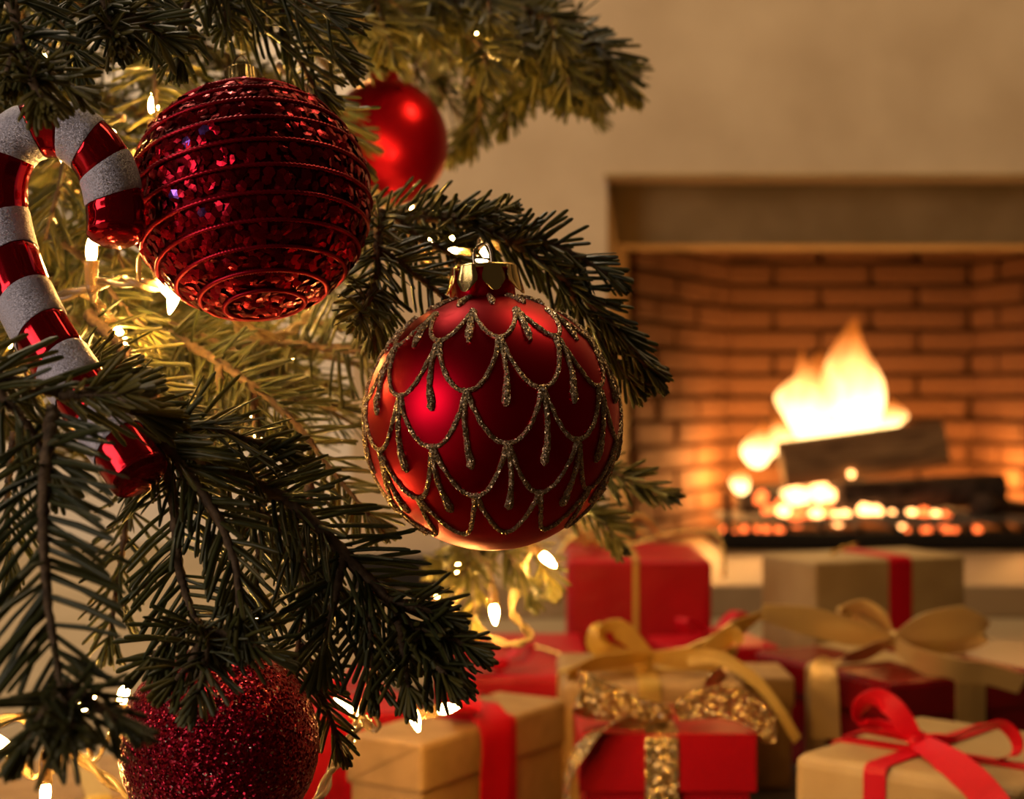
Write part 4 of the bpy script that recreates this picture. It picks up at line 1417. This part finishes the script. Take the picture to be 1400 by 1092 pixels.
sm = [seq_mesh(M['sequin']), seq_mesh(M['sequin_dark']), seq_mesh(M['sequin_blue_glint'])]
sr = np.random.default_rng(5)
Rm = np.array(rot2.to_matrix())
cand = []
for q in range(NQ):
    lt, lo = lat[q] + sr.normal(0, 0.012), lon[q] + sr.normal(0, 0.02)
    nvec = sphere_uv(lo, lt)
    # keep the cord grooves clear
    ph = (lt - math.radians(-82)) / math.radians(164) * TURNS * 164 / 180 - (lo - 0.9) / (2 * PI)
    dist = abs(ph - round(ph))
    if dist < 0.17:
        continue
    wn = Rm @ nvec
    z = Vector(nvec) + Vector(sr.normal(0, 0.24, 3))
    rotq = z.to_track_quat('Z', 'Y')
    mt = Matrix.Translation(Vector(nvec) * R2 * (1.012 + 0.026 * math.sin(PI * dist) + 0.012 * sr.random())) @ rotq.to_matrix().to_4x4() @ Matrix.Rotation(sr.random() * 6, 4, 'Z') @ Matrix.Scale(0.00185 * sr.uniform(0.85, 1.15), 4)
    cand.append((-wn[1], mt, 0 if sr.random() < 0.6 else 1, wn))
order = sorted(range(len(cand)), key=lambda q: -cand[q][0])
front = set(order[:300])
glint_px = [(310, 200), (279, 213), (270, 280), (305, 312)]
glint_ids = set()
for vx, vy in glint_px:
    best = min(front, key=lambda q: (cand[q][3][0] - (vx - 343) / 160) ** 2 + (cand[q][3][2] - (274 - vy) / 160) ** 2)
    glint_ids.add(best)
rest = []
for q, (facing, mt, mi, wn) in enumerate(cand):
    if q in front:
        o = bpy.data.objects.new('sequin', sm[2 if q in glint_ids else mi])
        C.objects.link(o)
        o.parent = sq
        o.matrix_local = mt
    else:
        rest.append(([mt @ Vector(a) for a in hexv], hexf))
v, f = merge(rest)
o = obj('sequin_layer', v, f, M['sequin'], sq, False)
o['kind'] = 'stuff'
zt = R2 * 1.0
pr = [(0.0, zt + 0.0002), (0.0056, zt), (0.0056, zt + 0.0050), (0.0053, zt + 0.0052), (0.0053, zt + 0.0094), (0.0047, zt + 0.0102), (0, zt + 0.0103)]
v, f = lathe(pr, 48)
v = [(x * (1 + 0.05 * math.cos(16 * math.atan2(y, x))), y * (1 + 0.05 * math.cos(16 * math.atan2(y, x))), z) for x, y, z in v]
obj('cap', v, f, M['gold_cap'], sq)
v, f = tube(resample([(-0.002, 0, zt + 0.009), (-0.0022, 0, zt + 0.013), (0.0, 0, zt + 0.0155), (0.0022, 0, zt + 0.013), (0.002, 0, zt + 0.009)], 22), 0.0004, 8, (0, 1, 0))
obj('wire_loop', v, f, M['wire'], sq)
v, f = tube(resample([(-0.001, 0, zt + 0.015), (-0.001, 0.005, zt + 0.019), (0, 0.012, zt + 0.023)], 10), 0.0003, 6)
obj('hanging_wire', v, f, M['wire'], sq)

# --- plain red ball behind
R3 = 0.0302
cen3 = P(534, 196, 0.80)
rb = thing('glass_bauble', 'plain matte red glass bauble hanging under the far upper branch', 'ornament', cen3 - Vector((0, 0, R3)), (0, math.radians(-3), 0))
prof = [(R3 * math.cos(a), R3 * 1.05 * math.sin(a)) for a in np.linspace(-PI / 2, math.radians(72), 44)]
prof[0] = (0, -R3 * 1.05)
prof += [(0.0072, R3 * 1.08), (0.007, R3 * 1.16), (0, R3 * 1.16)]
v, f = lathe(prof, 64)
obj('glass_ball', np.array(v) + np.array((0, 0, R3)), f, M['satin_red_plain'], rb)
z3 = R3 * 2.14
v, f = lathe([(0, z3), (0.0075, z3), (0.0077, z3 + 0.006), (0.0066, z3 + 0.0068), (0, z3 + 0.007)], 32)
obj('cap', v, f, M['gold_cap'], rb)
v, f = tube(resample([(-0.002, 0, z3 + 0.006), (-0.002, 0, z3 + 0.01), (0, 0, z3 + 0.013), (0.002, 0, z3 + 0.01), (0.002, 0, z3 + 0.006)], 20), 0.0004, 6, (0, 1, 0))
obj('wire_loop', v, f, M['wire'], rb)

# --- glitter ball, lower left
R4 = 0.0300
cen4 = P(300, 1018, 0.487)
gb = thing('glitter_bauble', 'red glitter bauble hanging low behind the drooping fir tips', 'ornament', cen4 - Vector((0, 0, R4)))
b_ = bmesh.new()
bmesh.ops.create_icosphere(b_, subdivisions=6, radius=R4)
for vv in b_.verts:
    vv.co *= 1 + random.uniform(-0.004, 0.006)
    vv.co.z += R4
from_bm('ball', b_, M['red_glitter'], gb, False)
z4 = 2 * R4
v, f = lathe([(0, z4 - 0.001), (0.0065, z4 - 0.001), (0.0067, z4 + 0.005), (0.0058, z4 + 0.006), (0, z4 + 0.0062)], 32)
obj('cap', v, f, M['gold_cap'], gb)
v, f = tube(resample([(-0.002, 0, z4 + 0.005), (-0.002, 0, z4 + 0.009), (0, 0, z4 + 0.012), (0.002, 0, z4 + 0.009), (0.002, 0, z4 + 0.005)], 20), 0.0004, 6, (0, 1, 0))
obj('wire_loop', v, f, M['wire'], gb)

# --- candy cane
DC = 0.478
cpx = [(158, 322), (158, 290), (150, 245), (131, 208), (102, 184), (66, 176), (28, 188), (5, 222), (-3, 265), (3, 312), (17, 362), (42, 425), (80, 490), (122, 550), (160, 605), (192, 652)]
cp = [P(x, y, DC - 0.040 * max(0, (y - 300) / 352.0)) for x, y in cpx]
base = cp[-1]
cane = thing('candy_cane', 'candy cane ornament with white sugared and shiny red stripes', 'ornament', base)
N_ = 360
cpath = resample(cp, N_)
clen = path_len(cpath)
rc = 0.0086
tt_, na_, nb_ = frames(cpath, (0, -1, 0))
cut = [(157, 270), (147, 228), (124, 198), (87, 179), (48, 180), (9, 214), (1, 298), (16, 356), (34, 406), (58, 453), (83, 495), (109, 532), (135, 570), (163, 610)]
scr = np.stack([700 + cpath[:, 0] / cpath[:, 1] * F, 546 - (cpath[:, 2] - CH) / cpath[:, 1] * F], 1)
bounds_px = [0.0] + [float(np.argmin(((scr - np.array(c)) ** 2).sum(1))) / (N_ - 1) for c in cut] + [1.0]
SIDES = 48
for k in range(len(bounds_px) - 1):
    s0, s1 = bounds_px[k], bounds_px[k + 1]
    red = k % 2 == 0
    rows_ = 14
    V = []
    th = np.linspace(0, 2 * PI, SIDES, endpoint=False)
    for ri in range(rows_ + 1):
        uu = ri / rows_
        sl0 = 0.010 if 0 < k else 0
        sl1 = 0.010 if k < len(bounds_px) - 2 else 0
        for a in th:
            sk = math.sin(a)
            sv = (s0 + sl0 * sk) * (1 - uu) + (s1 + sl1 * sk) * uu
            ip = min(max(sv, 0), 1) * (N_ - 1)
            i0 = min(int(ip), N_ - 2); fr = ip - i0
            c = cpath[i0] * (1 - fr) + cpath[i0 + 1] * fr
            x1, x2 = na_[i0], nb_[i0]
            r = rc * (0.985 + 0.012 * math.cos(14 * a)) if red else rc * 1.02
            edge = min(uu, 1 - uu)
            r *= 1 - 0.03 * max(0, 1 - edge * 12)
            V.append(c + r * (math.cos(a) * x1 + math.sin(a) * x2))
    Fc = []
    for ri in range(rows_):
        for j in range(SIDES):
            j2 = (j + 1) % SIDES
            Fc.append([ri * SIDES + j, ri * SIDES + j2, (ri + 1) * SIDES + j2, (ri + 1) * SIDES + j])
    V = np.array(V)
    if k in (0, len(bounds_px) - 2):
        ring0 = 0 if k == 0 else rows_ * SIDES
        c = V[ring0:ring0 + SIDES].mean(0)
        tdir = -tt_[0] if k == 0 else tt_[-1]
        inner = c + (V[ring0:ring0 + SIDES] - c) * 0.72 + tdir * 0.0016
        V = np.vstack([V, inner, (c + tdir * 0.0020)[None]])
        o_ = (rows_ + 1) * SIDES
        for j in range(SIDES):
            j2 = (j + 1) % SIDES
            Fc.append([ring0 + j2, ring0 + j, o_ + j, o_ + j2])
            Fc.append([o_ + j2, o_ + j, o_ + SIDES])
    obj('red_stripe' if red else 'white_stripe', V - np.array(base), Fc, M['cane_red'] if red else M['sugar'], cane)
top_i = int(0.37 * N_)
tp = cpath[top_i] - np.array(base)
v, f = tube(resample([tp + np.array((0, 0, rc - 0.001)), tp + np.array((-0.0015, 0, rc + 0.003)), tp + np.array((-0.001, 0.002, rc + 0.0065)), tp + np.array((0.0012, 0.002, rc + 0.003)), tp + np.array((0.001, 0, rc - 0.001))], 24), 0.0003, 6, (0, 1, 0))
obj('wire_loop', v, f, M['wire'], cane)

# ================================================================== STRING LIGHTS
bp_ = [(0.0, -0.0045), (0.0012, -0.0043), (0.0017, -0.0032), (0.0019, -0.0014), (0.0017, 0.0004), (0.0011, 0.0024), (0.0005, 0.0040), (0.0, 0.0046)]
bv_, bf_ = lathe([(r, z) for r, z in bp_], 12)
bulb_me = bpy.data.meshes.new('bulb'); bulb_me.from_pydata(bv_, [], bf_); bulb_me.materials.append(M['bulb'])
sv_, sf_ = lathe([(0.0, -0.016), (0.0012, -0.0155), (0.0021, -0.012), (0.0024, -0.006), (0.0026, -0.0045), (0.0018, -0.0042), (0.0, -0.0042)], 12)
sock_me = bpy.data.meshes.new('socket'); sock_me.from_pydata(sv_, [], sf_); sock_me.materials.append(M['socket'])
for me in (bulb_me, sock_me):
    me.polygons.foreach_set('use_smooth', np.ones(len(me.polygons), dtype=bool))


def strand(label, wire_pts, bulbs, twist=True, wr=0.0011):
    """bulbs: (px, py, d, direction vector)"""
    base = P(*wire_pts[0])
    t = thing('string_lights', label, 'string lights', base)
    p = resample(PP(wire_pts), 24 + 16 * len(wire_pts))
    tg, a, b = frames(p)
    ln = path_len(p)
    n = len(p)
    for sgn in (0, PI):
        q = p + 0.0011 * (np.cos(np.linspace(0, ln / 0.012 * PI, n) + sgn)[:, None] * a + np.sin(np.linspace(0, ln / 0.012 * PI, n) + sgn)[:, None] * b)
        v, f = tube(q - np.array(base), wr, 7)
        obj('cable', v, f, M['cable'], t)
    for px, py, d, dr in bulbs:
        c = P(px, py, d)
        dv = Vector(dr).normalized()
        qv = dv.to_track_quat('Z', 'Y')
        o = bpy.data.objects.new('bulb', bulb_me); C.objects.link(o)
        o.parent = t
        o.location = c - base
        o.rotation_mode = 'QUATERNION'; o.rotation_quaternion = qv
        s = bpy.data.objects.new('socket', sock_me); C.objects.link(s)
        s.parent = o
        # lead from the socket to the nearest point of the cable
        e = np.array(c - dv * 0.0155)
        j = int(np.argmin(np.linalg.norm(p - e, axis=1)))
        if np.linalg.norm(p[j] - e) < 0.045:
            v, f = tube(resample([e - np.array(base), (e + p[j]) / 2 - np.array(base) - np.array(dv) * 0.004, p[j] - np.array(base)], 10), 0.0009, 6)
            obj('lead', v, f, M['cable'], t)
    return t


strand('lit string lights with clear twisted cable behind the candy cane and sequin bauble',
       [(-60, 440, .56), (40, 418, .55), (95, 402, .54), (150, 385, .535), (215, 392, .53), (290, 420, .57), (380, 460, .60), (440, 400, .64), (470, 300, .66), (420, 180, .66), (330, 120, .66), (220, 190, .66), (120, 230, .68), (20, 150, .68)],
       [(125, 338, .532, (0, 0, 1)), (228, 396, .528, (.3, -.2, -.6)), (236, 412, .526, (-.2, -.3, -1)), (166, 463, .56, (.4, 0, -.6)), (285, 520, .74, (.2, 0, -1)), (400, 480, .80, (.3, 0, 1)),
        (330, 400, .62, (0, 0, 1)), (440, 230, .68, (1, 0, 0)), (430, 150, .64, (0, 0, 1)), (300, 130, .62, (.4, 0, 1)), (210, 140, .64, (0, 0, 1)), (235, 190, .60, (.2, 0, 1)), (90, 210, .66, (0, 0, 1)), (60, 90, .62, (0, 0, 1)),
        (30, 330, .62, (0, 0, 1)), (180, 260, .66, (0, 0, 1)), (20, 470, .66, (0, 0, 1)), (340, 560, .72, (0, 0, 1)), (355, 600, .66, (0, 0, -1))])
strand('lit string lights dangling below the scalloped bauble above the red gifts',
       [(560, 600, .80), (600, 690, .78), (640, 740, .76), (664, 770, .745), (690, 735, .75), (725, 740, .76), (700, 830, .76), (725, 870, .77), (690, 880, .76), (640, 850, .77), (612, 830, .78)],
       [(676, 840, .742, (0.08, -.1, -1)), (750, 766, .752, (.8, -.1, -.7)), (604, 806, .78, (.5, 0, .7)), (520, 190, .90, (.3, 0, 1)), (625, 780, .80, (0, 0, 1))])
strand('lit string lights with thick clear cable hanging beside the red glitter bauble',
       [(520, 900, .62), (505, 950, .60), (485, 1000, .58), (455, 1050, .56), (425, 1100, .55), (330, 1140, .56), (200, 1100, .58), (100, 1030, .58), (30, 980, .58), (-30, 1000, .58)],
       [(614, 968, .66, (1, 0, .2)), (568, 985, .66, (.3, 0, -1)), (470, 962, .60, (-.7, 0, .6)), (62, 988, .56, (-.8, 0, .4)), (4, 1016, .56, (-.5, 0, .6)), (62, 1088, .55, (0, 0, -1)),
        (170, 945, .60, (.3, 0, 1)), (345, 842, .60, (.4, 0, 1)), (120, 960, .62, (.5, 0, .5))])
strand('lit string lights glinting deep inside the upper branches near the far bauble',
       [(300, 300, .74), (450, 320, .70), (560, 330, .66), (640, 345, .64), (690, 330, .66), (560, 300, .72), (470, 210, .76), (450, 100, .80), (420, 40, .84), (560, 20, .88), (700, 30, .90)],
       [(660, 352, .62, (.3, 0, 1)), (618, 338, .64, (0, 0, 1)), (585, 320, .66, (0, 0, 1)), (480, 170, .88, (0, 0, 1)), (655, 40, .76, (0, 0, 1)), (730, 40, .80, (0, 0, 1)), (450, 40, .90, (0, 0, 1)), (560, 290, .86, (0, 0, 1))])
print('SCENE BUILT', len(bpy.data.objects))
